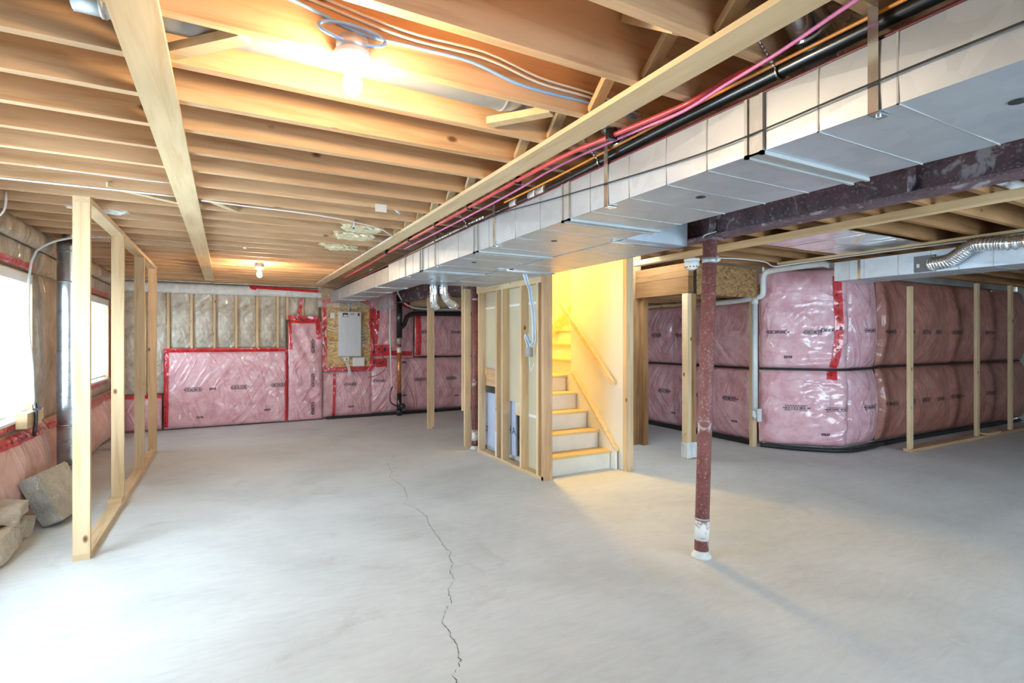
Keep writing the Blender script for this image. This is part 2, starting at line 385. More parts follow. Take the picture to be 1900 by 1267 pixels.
    def mark(self, s, z, parent, w=0.30, vert=False, small=False, seed=0):
        """the bag maker's small black print: ruled lines with a row of blocks between"""
        rr = random.Random(seed+int(s*100)+int(z*1000)); rects = []
        if small: rects = [(-0.05+0.02*k, -0.05+0.02*k+0.012, -0.02+rr.uniform(0, .01), 0.02) for k in range(5)]
        else:
            h = w*0.115
            for y in (1.0, -1.0): rects += [(-w*0.42, w*0.45, y*h-0.002, y*h+0.003)]
            for y in (0.62, -0.55):
                x = -w*0.40
                while x < w*0.40:
                    l = rr.uniform(0.012, 0.035); rects.append((x, min(x+l, w*0.42), y*h-0.004, y*h+0.004)); x += l+0.006
            x = -w*0.46
            while x < w*0.46:
                l = rr.uniform(0.012, 0.05); rects.append((x, x+l, -0.007, 0.008)); x += l+rr.uniform(0.008, 0.02)
        vs, fs = [], []
        for a, b, c, d in rects:
            k = len(vs)
            for x, y in ((a, c), (b, c), (b, d), (a, d)):
                if vert: x, y = -y, x
                vs.append(self.eval(s+x, z+y, 0.006))
            fs.append((k, k+1, k+2, k+3))
        return tag(meshobj('printed_mark', vs, fs, 'ink', parent), kind='stuff')
# ---------------------------------------------------------------- floor, walls, ceiling
fl = box('floor', (-1.85, -2.7, -0.12), (12.8, 10.4, 0.0), 'floor'); tag(fl, 'grey trowelled concrete basement floor slab', None, kind='structure')
CR = [(1.668,6.172),(1.599,5.72),(1.512,5.51),(1.532,5.04),(1.455,4.686),(1.382,4.546),(1.429,4.386),(1.453,4.152),(1.41,4.015),(1.386,3.8),(1.357,3.574),(1.342,3.492),(1.353,3.379),(1.304,3.275),(1.297,3.192),(1.231,3.092),(1.215,2.974),(1.128,2.866),(1.102,2.737),(1.011,2.623),(0.971,2.543),(0.972,2.414),(0.965,2.315),(0.931,2.214),(0.918,2.189),(0.865,2.128),(0.864,2.072),(0.80,1.9),(0.83,1.6)]
cv, cf = [], []
rr = random.Random(3); pts = []
for (a, b) in zip(CR, CR[1:]):
    for k in range(5):
        t = k/5; pts.append((a[0]+(b[0]-a[0])*t+rr.uniform(-.008, .008), a[1]+(b[1]-a[1])*t+rr.uniform(-.006, .006)))
for i, (x, y) in enumerate(pts):
    w = rr.uniform(0.0009, 0.0024)*(1.0 if y < 3.6 else 0.8); cv += [(x-w, y-w*.4, 0.0008), (x+w, y+w*.4, 0.0008)]
    if i: k = 2*i; cf.append((k-2, k-1, k+1, k))
meshobj('crack', cv, cf, 'crack', fl)
def wall_y(name, x0, x1, ya, yb, z1, holes, mat):
    """wall along Y with rectangular openings (y0, y1, z0, z1)"""
    L = []; y = ya
    for (a, b, c, d) in holes:
        L.append(((x0, y, 0), (x1, a, z1)))
        if c > 0.001: L.append(((x0, a, 0), (x1, b, c)))
        L.append(((x0, a, d), (x1, b, z1))); y = b
    L.append(((x0, y, 0), (x1, yb, z1)))
    return tag(boxes(name, L, mat), kind='structure')
OPEN = [(2.6, 4.1, 0.5, 2.05), (4.50, 6.06, 0.78, 2.02), (8.27, 9.44, 0.88, 2.02)]
wall_left = wall_y('wall_left', -1.82, -1.56, -2.7, 10.4, 2.635, OPEN, 'wallraw')
wall_back = tag(box('wall_back', (-1.56, 10.2, 0), (6.75, 10.4, 2.635), 'wallraw'), kind='structure')
wall_right = tag(box('wall_right', (6.52, 4.76, 0), (6.75, 10.2, 2.635), 'wallraw'), kind='structure')
wall_corner = tag(meshobj('wall_corner', [(x, y, z) for z in (0, 2.635) for x, y in ((6.55, 4.75), (6.53, 4.60), (7.12, 4.10), (7.3, 4.15))], [(0,1,2,3),(4,5,6,7),(0,1,5,4),(1,2,6,5),(2,3,7,6),(3,0,4,7)], 'wallraw'), kind='structure')
wall_alcove = tag(box('wall_alcove', (7.0, 4.06, 0), (12.8, 4.2, 2.635), 'wallraw'), kind='structure')
wall_side = tag(box('wall_side', (12.6, -2.7, 0), (12.8, 4.02, 2.635), 'wallraw'), kind='structure')
FOP = [(1.2, 2.8, 0.7, 2.10), (3.6, 6.2, 0.40, 2.10)]  # two unseen windows added behind the camera for frontal fill daylight
L = []; x = -1.56
for (a, b, c, d) in FOP:
    L.append(((x, -2.7, 0), (a, -2.5, 2.635)))
    if c > 0: L.append(((a, -2.7, 0), (b, -2.5, c)))
    L.append(((a, -2.7, d), (b, -2.5, 2.635))); x = b
L.append(((x, -2.7, 0), (12.6, -2.5, 2.635)))
wall_front = tag(boxes('wall_front', L, 'wallraw'), kind='structure')
for k, (a, b, c, d) in enumerate(FOP):
    w = struct(('added_window_3', 'added_window_4')[k], ((a+b)/2, -2.6, c)); t = .06; m_ = (a+b)/2
    boxes('window_frame', [((a, -2.64, c), (a+t, -2.56, d)), ((b-t, -2.64, c), (b, -2.56, d)), ((a+t, -2.64, c), (b-t, -2.56, c+t)), ((a+t, -2.64, d-t), (b-t, -2.56, d)), ((m_-.03, -2.63, c+t), (m_+.03, -2.57, d-t))], 'vinyl', w)
    box('pane', (a+t, -2.605, c+t), (m_-.03, -2.6, d-t), 'glass', w); box('pane', (m_+.03, -2.605, c+t), (b-t, -2.6, d-t), 'glass', w)
    ld = bpy.data.lights.new('daylight_portal', 'AREA'); ld.shape = 'RECTANGLE'; ld.size = b-a; ld.size_y = d-c; ld.cycles.is_portal = True
    lo = bpy.data.objects.new('daylight_portal', ld); COL.objects.link(lo); lo.location = (m_, -2.71, (c+d)/2); lo.rotation_euler = (math.pi/2, 0, 0)
ceiling = struct('ceiling', (2, 3, 2.4))
boxes('subfloor', [((-1.85, -2.7, 2.635), (12.8, 4.55, 2.66)), ((-1.85, 4.55, 2.635), (2.95, 10.4, 2.66)), ((2.95, 6.66, 2.635), (6.75, 10.4, 2.66)), ((5.10, 4.55, 2.635), (6.75, 6.66, 2.66))], 'subfloor', ceiling)
JP = 0.3255
JY = [2.123+JP*k for k in range(-14, 25)]
for y in JY:
    box('joist', (-1.54, y, 2.40), (2.99, y+0.04, 2.635), 'joistX', ceiling)
    y2 = y+0.05
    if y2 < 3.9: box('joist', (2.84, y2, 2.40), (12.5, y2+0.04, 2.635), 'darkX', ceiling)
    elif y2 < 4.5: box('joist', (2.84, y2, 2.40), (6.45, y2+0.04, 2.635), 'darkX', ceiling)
# solid blocking and cross bridging
for i, y in enumerate(JY[:-1]):
    if y < 0.1: continue
    r_ = random.Random(i)
    for (x, chance) in ((1.24, 0.95), (-0.10, 0.5), (-0.36, 0.30)):
        if r_.random() > chance: continue
        a, b = y+0.045, y+JP-0.005
        if 6.0 < y < 6.06 and x < 0: x += 0.75      # this bay carries a round duct
        beam_between('bridging', (x, a, 2.42), (x+r_.uniform(-.02, .06), b, 2.61), 0.045, 0.03, 'paleY', ceiling)
        if x > 1: beam_between('bridging', (x+0.09, a, 2.61), (x+0.12, b, 2.42), 0.045, 0.03, 'paleY', ceiling)
for (x0, y0, x1, y1) in ((1.02, 2.095, 1.20, 1.865), (-0.17, 2.095, 0.05, 1.865), (-0.66, 4.08, -0.17, 4.42), (-0.13, 4.10, 0.06, 4.42)):
    beam_between('bridging', (x0, y0, 2.4165), (x1, y1, 2.4165), 0.05, 0.030, 'paleX', ceiling)
for x in (2.98, 4.0, 5.2):
    for i, y in enumerate(JY[:-1]):
        if 0.1 < y < 3.6 and x > 4: beam_between('bridging', (x+0.5, y+0.09, 2.42), (x+0.5, y+JP+0.045, 2.61), 0.045, 0.03, 'paleY', ceiling)
box('strapping', (1.325, -0.6, 2.378), (1.445, 9.40, 2.40), 'paleY', ceiling)
box('strapping', (-0.292, -0.6, 2.378), (-0.165, 9.55, 2.40), 'paleY', ceiling)
box('strapping', (4.34, -0.6, 2.345), (4.43, 4.95, 2.40), 'paleY', ceiling)
box('strapping', (5.97, -0.6, 2.375), (6.09, 4.15, 2.40), 'paleY', ceiling)
boxes('rim_joist', [((-1.56, -2.5, 2.40), (-1.52, 10.2, 2.635))], 'joistY', ceiling)
# windows: frame, sill, glass, jamb; blinds are things of their own
def window(name, y0, y1, z0, z1, sill=True):
    w = struct(name, (-1.66, (y0+y1)/2, z0))
    t = 0.055
    boxes('window_frame', [((-1.78, y0, z0), (-1.70, y0+t, z1)), ((-1.78, y1-t, z0), (-1.70, y1, z1)), ((-1.78, y0+t, z0), (-1.70, y1-t, z0+t)), ((-1.78, y0+t, z1-t), (-1.70, y1-t, z1)), ((-1.77, (y0+y1)/2-.03, z0+t), (-1.71, (y0+y1)/2+.03, z1-t))], 'vinyl', w)
    box('pane', (-1.745, y0+t, z0+t), (-1.74, (y0+y1)/2-.03, z1-t), 'glass', w); box('pane', (-1.745, (y0+y1)/2+.03, z0+t), (-1.74, y1-t, z1-t), 'glass', w)
    boxes('jamb', [((-1.70, y0-.005, z0), (-1.49, y0+.02, z1)), ((-1.70, y1-.02, z0), (-1.49, y1+.005, z1)), ((-1.70, y0+.02, z1-.02), (-1.49, y1-.02, z1))], 'studX', w)
    if sill: box('window_sill', (-1.70, y0+.02, z0), (-1.485, y1-.02, z0+.022), 'vinyl', w)
    ld = bpy.data.lights.new('daylight_portal', 'AREA'); ld.shape = 'RECTANGLE'; ld.size = y1-y0; ld.size_y = z1-z0
    ld.cycles.is_portal = True
    lo = bpy.data.objects.new('daylight_portal', ld); COL.objects.link(lo); lo.location = (-1.83, (y0+y1)/2, (z0+z1)/2); lo.rotation_euler = (math.pi/2, 0, -math.pi/2)
    return w
window('window_1', *OPEN[1]); window('window_2', *OPEN[2]); 
window('window_5', *OPEN[0])
def blind(y0, y1, z0, z1, label):
    b = thing('window_blind', (-1.55, (y0+y1)/2, z1), label, 'blind', 'white slatted window blinds on the left wall')
    box('headrail', (-1.59, y0+.022, z1-.085), (-1.488, y1-.022, z1-.01), 'slat', b, 0.004)
    me = None; z = z1-0.115; k = 0
    while z > z0+0.07:
        if me is None:
            a = math.radians(-12); vs = []
            for y in (y0+.03-(y0+y1)/2, y1-.03-(y0+y1)/2):
                for u, h in ((-.024, 0), (-.012, .003), (0, .004), (.012, .003), (.024, 0)):
                    vs.append((u*math.cos(a)-h*math.sin(a), y, u*math.sin(a)+h*math.cos(a)))
            fs = [(i, i+1, i+6, i+5) for i in range(4)]
            o = meshobj('slat', [Vector(v)+Vector((-1.55, (y0+y1)/2, z)) for v in vs], fs, 'slat', b, origin=(-1.55, (y0+y1)/2, z)); me = o.data
        else:
            o = bpy.data.objects.new('slat', me); place(o, (-1.55, (y0+y1)/2, z), b)
        z -= 0.040; k += 1
    box('bottom_rail', (-1.575, y0+.03, z0+.045), (-1.525, y1-.03, z0+.068), 'slat', b, .004)
    for f in (0.08, 0.92):
        y = y0+(y1-y0)*f; tube('ladder_cord', [(-1.552, y, z1-.08), (-1.552, y, z0+.05)], .0018, 'white_wire', b, n=5, curve=False)
    tube('lift_cord', [(-1.51, y1-.09, z1-.08), (-1.508, y1-.09, z1-.6), (-1.508, y1-.092, z0+.2)], .003, 'white_wire', b, n=5)
    return b
blind(*OPEN[1], 'white slatted blind in the window beside the steel riser duct')
blind(*OPEN[2], 'white slatted blind in the window nearest the back wall')
# ---------------------------------------------------------------- insulation along the left wall
def blanket(name, label, S, mat, cat='insulation', group=None, step=0.035):
    o = S.mesh(name, mat, None, step); return tag(o, label, cat, group)
xl = -1.525
S = Surf([(xl, 6.085), (xl, 8.25)], 0.705, 2.048, 0.05, 2, 0.02, fold=(0.3, 6.0), cols=[0, .42, .83, 1.25, 1.7, 2.165])
b = blanket('insulation_blanket', 'tan fibre insulation under clear plastic between the two blinds', S, 'tan')
S.tape([(0.98, 1.62), (1.0, 1.16)], .07, b); S.tape([(0.92, 1.08), (0.98, .82)], .10, b)
S = Surf([(xl, 4.3), (xl, 10.05)], 2.05, 2.397, 0.035, 5, 0.012, fold=(0.2, 4.0))
b = blanket('insulation_blanket', 'tan insulation strip under plastic above the window blinds', S, 'tan')
S.tape([(0.2, 2.075), (1.8, 2.085)], .055, b); S.tape([(4.0, 2.075), (5.15, 2.075)], .05, b)
S2 = Surf([(xl+.098, 4.3), (xl+.098, 9.90)], 2.24, 2.397, 0.02, 15, 0.008, fold=(0.2, 4.0))
blanket('vapour_barrier', 'pale plastic flap folded under the joists on the window wall', S2, 'tan', 'plastic sheet')
S = Surf([(xl, 9.46), (xl, 10.12)], 0.705, 2.047, 0.04, 6, 0.015)
b = blanket('insulation_blanket', 'narrow tan insulation strip in the corner by the back wall', S, 'tan'); S.tape([(.06, .9), (.06, 2.02)], .06, b)
S = Surf([(xl, 4.3), (xl, 6.08)], 0.705, 0.78, 0.02, 7, 0.008); b = blanket('insulation_blanket', 'tan insulation band under the sill beside the riser duct', S, 'tan'); S.tape([(.0, .755), (1.79, .755)], .05, b)
S = Surf([(xl, 8.25), (xl, 9.455)], 0.705, 0.88, 0.02, 8, 0.008); b = blanket('insulation_blanket', 'tan insulation band under the sill nearest the back wall', S, 'tan'); S.tape([(.0, .845), (1.2, .845)], .05, b)
S = Surf([(xl+.005, 4.1), (xl+.005, 6.34)], 0.02, 0.70, (lambda s: .05+.08*min(1, max(0, (s-1.0)/.22))), 11, 0.016, cols=[0, 1.0, 2.24], fold=(.4, 3.0), power=.6)
b = blanket('insulation_blanket', 'salmon insulation roll behind the broken concrete pieces', S, 'pinkplain'); S.tape([(.0, .66), (2.2, .655)], .075, b)
S = Surf([(xl+.005, 6.36), (xl+.005, 9.94)], 0.02, 0.70, 0.17, 12, 0.016, cols=[0, 1.3, 2.5, 3.58], fold=(.4, 3.0), power=.6)
b = blanket('insulation_blanket', 'salmon insulation roll under the window nearest the back wall', S, 'pinkplain'); S.tape([(.05, .655), (3.45, .655)], .07, b)
# ---------------------------------------------------------------- back wall insulation (plan x runs along s)
yb = 10.12
def bw(x0, x1, z0, z1, d, seed, y=yb, **k): return Surf([(x0, y), (x1, y)], z0, z1, d, seed, **k)
yf = 10.025   # blankets lapped over the studs and batts
# studs and grey batts above the wide pink blanket
SX = [-1.42, -1.13, -0.82, -0.50, -0.175, 0.145, 0.467, 0.79, 0.945, 1.20]
for x in SX: box('stud', (x-.019, 10.06, 0.57 if x < -.85 else (1.28 if x < .93 else 1.8)), (x+.019, 10.16, 2.30), 'studZ', wall_back)
for i, (a, c) in enumerate(zip(SX, SX[1:]+[1.50])):
    z0 = 0.58 if c < -0.8 else (1.30 if c < 0.9 else (1.86 if a > 0.85 else 1.30))
    S = bw(a+.022, c-.022, z0, 2.32, 0.035, 20+i, wr=0.014, fold=(2.0, 3.0), edge=.6)
    tag(S.mesh('insulation_batt', 'grey', None, 0.03), (['grey fibre batt behind clear plastic above the short pink blanket']*2+['grey fibre batt between pale studs above the wide pink blanket']*5+['narrow grey fibre batt squeezed above the wide pink blanket end', 'grey fibre batt left of slanting red tape above narrow blanket', 'grey fibre batt right of slanting red tape above narrow blanket'])[i], 'insulation', 'grey batts between the back-wall studs')
S = Surf([(-1.45, 10.02), (1.512, 10.02)], 2.20, 2.36, 0.018, 31, wr=0.008, fold=(3.0, .6))
b = blanket('vapour_barrier', 'white plastic band folded along the top of the grey batts', S, 'white_film', 'plastic sheet')
S.tape([(1.80, 2.345), (2.2, 2.335), (2.95, 2.315)], .05, b); S.tape([(1.82, 2.335), (1.9, 2.32)], .06, b)
S = Surf([(-1.40, 9.965), (1.512, 9.965)], 2.373, 2.398, 0.012, 33, wr=0.006, fold=(2.0, 3.0))
blanket('vapour_barrier', 'loose clear plastic crumpled between white band and joists', S, 'grey', 'plastic sheet')
S = bw(-1.40, -0.905, 0.02, 0.56, 0.08, 41, yf); b = blanket('insulation_blanket', 'short pink insulation blanket beside the corner under pale plastic', S, 'pink')
S.tape([(.0, .55), (.495, .55)], .05, b)
S = bw(-0.875, 0.945, 0.02, 1.27, 0.06, 42, yf, wr=0.02, fold=(2.4, 2.2), edge=.25, power=.35)
b = blanket('insulation_blanket', 'wide pink insulation blanket framed in red tape under grey batts', S, 'pink')
S.tape([(-.04, 1.275), (1.80, 1.275)], .065, b); S.tape([(.015, .05), (.02, .6), (.02, 1.27)], .09, b); S.tape([(1.80, .03), (1.805, 1.24)], .055, b)
for x, z in ((.40, .64), (1.06, .65), (1.68, .66)): S.mark(x, z, b, .28)
S.mark(.68, .64, b, small=True); S.mark(.5, .18, b, small=True); S.mark(1.5, .24, b, small=True)
S = bw(0.955, 1.515, 0.02, 1.78, 0.06, 43, yf, wr=0.03, fold=(.9, 4.5), edge=.3)
b = blanket('insulation_blanket', 'tall narrow pink blanket left of the breaker panel board', S, 'pink')
S.tape([(-.03, 1.81), (.50, 1.80)], .13, b); S.tape([(.02, 1.82), (.03, 1.27)], .06, b)
S.tape([(.235, 2.185), (.17, 1.87)], .06, b); S.tape([(.49, 1.83), (.505, 1.45)], .08, b)
for z in (1.32, .72, .22): S.mark(.40, z, b, .26, vert=True)
S = bw(1.53, 2.43, 0.02, 0.875, 0.06, 44, wr=0.022, fold=(2.0, 2.6), edge=.3)
b = blanket('insulation_blanket', 'pink insulation blanket below the breaker panel board', S, 'pink')
S.tape([(.20, .03), (.22, .83)], .05, b)
S.mark(.50, .62, b, .26)
S.mark(.52, .20, b, small=True)
S = bw(2.43, 3.255, 1.091, 2.36, 0.05, 45, wr=0.035, fold=(.8, 4.5))
b = blanket('insulation_blanket', 'crumpled pink blanket behind the tall black drain stack', S, 'pink')
S.tape([(.03, 1.23), (.36, 1.25)], .22, b); S.tape([(.36, 1.19), (.79, 1.17)], .09, b); S.tape([(.06, 1.36), (.11, 2.0)], .08, b)
S.tape([(.5, 2.20), (.78, 2.12)], .14, b)
S = bw(2.431, 4.6, 0.05, 1.09, 0.07, 46, wr=0.022, fold=(.9, 3.4), edge=.3)
b = blanket('insulation_blanket', 'lower pink blanket between drain stack and lone stud', S, 'pink')
for x in (.14, .93, 1.61): S.mark(x, .66, b, .26)
S.mark(.63, .36, b, small=True); S.mark(1.73, .30, b, small=True); S.mark(.63, 1.0, b, small=True); S.tape([(.03, 1.0), (.29, 1.005)], .15, b)
S = bw(3.28, 4.6, 1.12, 2.02, 0.07, 47, wr=0.022, fold=(.9, 3.4), edge=.3)
b = blanket('insulation_blanket', 'upper pink blanket behind the pair of steel elbows', S, 'pink')
S.tape([(.065, 1.95), (.07, 1.14)], .11, b)
for x in (.22, .86): S.mark(x, 1.60, b, .26)
S.mark(.3, 1.35, b, small=True)
tube('seam_gasket', [(3.32, 10.06, 1.105), (3.9, 10.05, 1.103), (4.6, 10.06, 1.10)], .012, 'rubber', wall_back, n=6)
tube('base_membrane', [(1.6, 10.02, .02), (3.0, 10.0, .025), (4.6, 10.0, .03)], .03, 'rubber', wall_back, n=6)
# ---------------------------------------------------------------- right wall, corner and alcove insulation
S = Surf([(6.46, 7.6), (6.46, 4.80)], 0.05, 1.04, 0.07, 51, wr=0.02, fold=(1.2, 2.5), cols=[0, 1.3, 2.8], edge=.2)
b = blanket('insulation_blanket', 'lower pink blanket behind the double post and red column', S, 'pink')
for x in (.62, 1.12, 1.75, 2.42): S.mark(x, .60, b, .26)
S.mark(1.3, .25, b, small=True); S.mark(2.5, .28, b, small=True)
S = Surf([(6.46, 7.6), (6.46, 4.80)], 1.065, 1.98, 0.07, 52, wr=0.03, fold=(2.2, 1.8), cols=[0, 1.3, 2.8], edge=.2)
b = blanket('insulation_blanket', 'upper pink blanket behind the double post and red column', S, 'pink')
for x in (.95, 1.5, 2.05): S.mark(x, 1.52, b, .26)
tube('seam_gasket', [(6.40, 7.4, 1.052), (6.39, 6.0, 1.052), (6.41, 4.80, 1.052)], .014, 'rubber', wall_right, n=6)
tube('base_membrane', [(6.40, 7.4, .03), (6.38, 6.0, .03), (6.38, 4.80, .03)], .035, 'rubber', wall_right, n=6)
box('top_plate', (6.36, 4.80, 1.985), (6.50, 7.6, 2.03), 'studY', wall_right)
box('stud', (6.27, 4.72, 0), (6.36, 4.77, 2.0), 'studZ', wall_right)
cpath = [(6.40, 4.71), (6.46, 4.52), (6.66, 4.30), (7.02, 3.98), (7.10, 3.97)]
for (z0, z1, sd, lab) in ((0.06, 1.055, 53, 'lower bulging pink insulation bag at the outer corner below red tape'), (1.07, 2.37, 54, 'upper bulging pink insulation bag at the outer corner with red tape')):
    S = Surf(cpath, z0, z1, 0.09, sd, wr=0.024, fold=(2.0, 2.2), edge=.3, power=.35)
    b = blanket('insulation_blanket', lab, S, 'pink', step=.025)
    if z0 < 1:
        S.mark(.42, .56, b, .30); S.mark(.90, .55, b, .30); S.mark(.78, .22, b, small=True); S.tape([(.86, 1.05), (.85, .93)], .115, b)
    else:
        S.mark(.22, 1.55, b, .24); S.mark(.62, 1.545, b, .24); S.mark(.80, 1.57, b, .22); S.mark(.35, 1.22, b, small=True)
        S.tape([(.905, 2.27), (.92, 1.5), (.90, 1.25), (.87, 1.085)], .085, b)
for (z0, z1, sd, lab) in ((0.06, 1.055, 55, 'lower narrow pink pillow of insulation beside the corner bag'), (1.07, 2.30, 56, 'upper narrow pink pillow of insulation beside the corner bag')):
    S = Surf([(7.11, 4.0), (7.45, 3.98), (7.82, 4.02)], z0, z1, 0.13, sd, wr=0.010, fold=(1.5, 1.5), edge=.4, power=.4)
    b = blanket('insulation_blanket', lab, S, 'pink', step=.025); S.mark(.36, .56 if z0 < 1 else 1.57, b, .28)
tube('seam_gasket', [(6.34, 4.66, 1.06), (6.58, 4.27, 1.062), (6.98, 3.93, 1.06), (7.5, 3.93, 1.062), (7.8, 3.95, 1.065)], .016, 'rubber', wall_corner, n=6)
tube('base_membrane', [(6.35, 4.66, .03), (6.57, 4.26, .03), (6.96, 3.90, .03), (7.5, 3.87, .03), (7.85, 3.92, .03)], .030, 'rubber', wall_corner, n=6)
acut = [0, 1.85, 3.0, 4.6]
for (z0, z1, sd, lab) in ((0.06, 1.07, 57, 'lower long shade-toned pink insulation roll behind the right studs'), (1.085, 2.30, 58, 'upper long shade-toned pink insulation roll behind the right studs')):
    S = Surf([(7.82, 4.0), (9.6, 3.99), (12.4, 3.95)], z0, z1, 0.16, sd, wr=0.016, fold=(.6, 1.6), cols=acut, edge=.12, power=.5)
    b = blanket('insulation_blanket', lab, S, 'pinkshade')
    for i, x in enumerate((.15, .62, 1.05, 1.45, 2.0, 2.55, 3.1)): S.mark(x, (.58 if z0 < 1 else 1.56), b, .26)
tube('seam_gasket', [(7.85, 3.95, 1.075), (9.6, 3.93, 1.078), (12.3, 3.90, 1.08)], .014, 'rubber', wall_alcove, n=6)
tube('base_membrane', [(7.85, 3.92, .03), (9.6, 3.93, .03), (12.3, 3.90, .03)], .030, 'rubber', wall_alcove, n=6)
# ---------------------------------------------------------------- stairwell walls and staircase
wst = struct('wall_stair', (3.4, 5.6, 0))
box('drywall_panel', (3.885, 4.56, 0), (3.90, 5.568, 3.6), 'drywall', wst)
box('drywall_panel', (2.955, 6.60, 0), (5.10, 6.615, 3.6), 'drywall', wst)
box('drywall_panel', (3.90, 5.585, 0), (5.05, 5.60, 3.6), 'drywall', wst); box('back_panel', (3.97, 5.565, 0), (5.05, 5.584, 2.635), 'darkZ', wst)  # dark back panel stands in for the unlit space behind the stairs
box('drywall_panel', (5.05, 5.585, 0), (5.065, 6.60, 3.6), 'drywall', wst)
box('drywall_panel', (2.955, 4.56, 2.42), (3.885, 4.575, 3.6), 'drywall', wst)
box('drywall_panel', (2.955, 4.58, 2.30), (2.968, 6.60, 3.6), 'drywall', wst)
box('drywall_panel', (2.955, 4.56, 3.6), (5.07, 6.62, 3.615), 'drywall', wst)
box('stud', (3.875, 4.50, 0), (3.975, 4.558, 2.40), 'studZ', wst)
for x in (4.2, 4.6): box('stud', (x, 5.50, 0), (x+.04, 5.585, 2.40), 'darkZ', wst)
box('stud', (5.02, 5.60, 0), (5.12, 5.70, 2.40), 'darkZ', wst)
box('stud', (5.02, 5.48, 0), (5.11, 5.563, 2.018), 'darkZ', wst)
st = thing('staircase', (3.42, 4.7, 0), 'pale wooden staircase climbing between stud wall and white drywall', 'staircase')
NZ = [0.20, 0.40, 0.60, 0.80]; NY = [4.69, 4.91, 5.13, 5.35]
for z, y in zip(NZ, NY):
    box('riser', (2.97, y+.025, z-.20), (3.82, y+.04, z-.028), 'paintwood', st)
    box('tread', (2.97, y, z-.028), (3.83, y+.26, z), 'tread', st, .008)
box('riser', (2.97, 5.595, .80), (3.82, 5.61, .972), 'paintwood', st)
box('landing', (2.97, 5.57, .972), (3.899, 6.5995, 1.0), 'tread', st, .006)
for k in range(5):
    x = 3.90+.22*k; z = 1.2+.2*k
    box('riser', (x, 5.6005, z-.2), (x+.015, 6.5995, z-.028), 'paintwood', st); box('tread', (x-.025, 5.6005, z-.028), (x+.22, 6.5995, z), 'tread', st, .008)
def prism(name, prof, x0, x1, mat, parent):   # profile in (y, z)
    n = len(prof); vs = [(x0, y, z) for y, z in prof]+[(x1, y, z) for y, z in prof]
    fs = [tuple(range(n)), tuple(range(n, 2*n))]+[(i, (i+1) % n, n+(i+1) % n, n+i) for i in range(n)]
    return meshobj(name, vs, fs, mat, parent)
prism('skirt_board', [(4.63, 0), (4.63, .20), (5.48, 1.03), (5.60, 1.03), (5.60, .6), (5.0, 0)], 3.83, 3.853, 'drywall', st)
prism('skirt_cap', [(4.625, .20), (5.475, 1.03), (5.475, 1.055), (4.625, .225)], 3.82, 3.883, 'rail', st)
n = 4; vs = [(3.92, 6.5995, 1.18), (3.92, 6.5995, 1.38), (5.0, 6.5995, 2.36), (5.0, 6.5995, 2.16)]
vs2 = [(x, y-.02, z) for x, y, z in vs]
meshobj('skirt_board', vs+vs2, [(0,1,2,3),(4,5,6,7),(0,1,5,4),(1,2,6,5),(2,3,7,6),(3,0,4,7)], 'rail', st)
hr = thing('handrail', (3.84, 5.1, 1.4), 'pale wooden handrail sloping along the stairwell drywall', 'handrail')
beam_between('rail', (3.82, 4.66, .955), (3.82, 5.72, 1.915), .035, .055, 'rail', hr)
for t in (.12, .8):
    y, z = 4.66+1.06*t, .955+.96*t; box('bracket', (3.82, y-.012, z-.05), (3.887, y+.012, z-.02), 'shiny', hr)
# stud partition on the left of the stairs
sw = thing('stud_wall', (2.905, 5.4, 0), 'open stud partition with drywall backing beside the staircase', 'stud wall')
X0, X1 = 2.86, 2.95
box('bottom_plate', (X0, 4.60, 0), (X1, 6.22, .038), 'studY', sw)
box('top_plate', (X0, 4.64, 2.045), (X1, 6.24, 2.14), 'studY', sw)
for y0, y1, m in ((6.155, 6.195, 'studZ'), (5.66, 5.70, 'studZ'), (5.50, 5.545, 'studZ'), (5.055, 5.095, 'studZ'), (4.70, 4.74, 'studZ'), (4.595, 4.64, 'joistZ')):
    box('stud', (X0, y0, .038 if y0 > 4.65 else 0), (X1 if y0 > 4.65 else 2.968, y1, 2.045 if y0 > 4.65 else 2.14), m, sw)
for (y0, y1, z0) in ((5.70, 6.20, 1.10), (5.095, 5.70, .73), (4.64, 5.095, .04)):
    box('drywall_panel', (2.951, y0, z0), (2.962, y1, 2.30), 'drywall_back', sw)
    box('joint_tape', (2.949, y0+.01, 1.84), (2.951, y1-.01, 1.865), 'white', sw)
box('joint_tape', (2.949, 4.74, .60), (2.951, 5.05, .63), 'white', sw)
box('stringer_block', (2.952, 5.70, .86), (2.969, 6.15, 1.09), 'joistY', sw)
box('blue_edge', (2.946, 5.72, 1.09), (2.952, 6.15, 1.10), 'blue_wire', sw)
prism('stringer_block', [(5.10, .73), (5.26, .73), (5.10, .47)], 2.952, 2.969, 'joistY', sw)
box('paint_mark', (2.8585, 5.67, .60), (2.8600, 5.69, .625), 'green', sw)
box('plaster_splash', (2.8585, 5.66, .04), (2.8600, 5.70, .34), 'dust', sw)
# short stud pair beyond the second column
sp = thing('stud_wall', (2.9, 6.6, 0), 'narrow pair of studs with drywall strip beside small red column', 'stud wall')
box('stud', (2.845, 6.58, 0), (2.93, 6.62, 2.14), 'studZ', sp); box('stud', (2.825, 6.622, .48), (2.90, 6.66, 2.38), 'studZ', sp)
box('drywall_panel', (2.955, 6.24, 1.05), (2.966, 6.60, 2.2), 'drywall_back', sp); box('joint_tape', (2.953, 6.26, 1.84), (2.955, 6.58, 1.865), 'white', sp)
box('stud', (2.955, 6.30, 0), (2.984, 6.50, .971), 'studZ', sp)
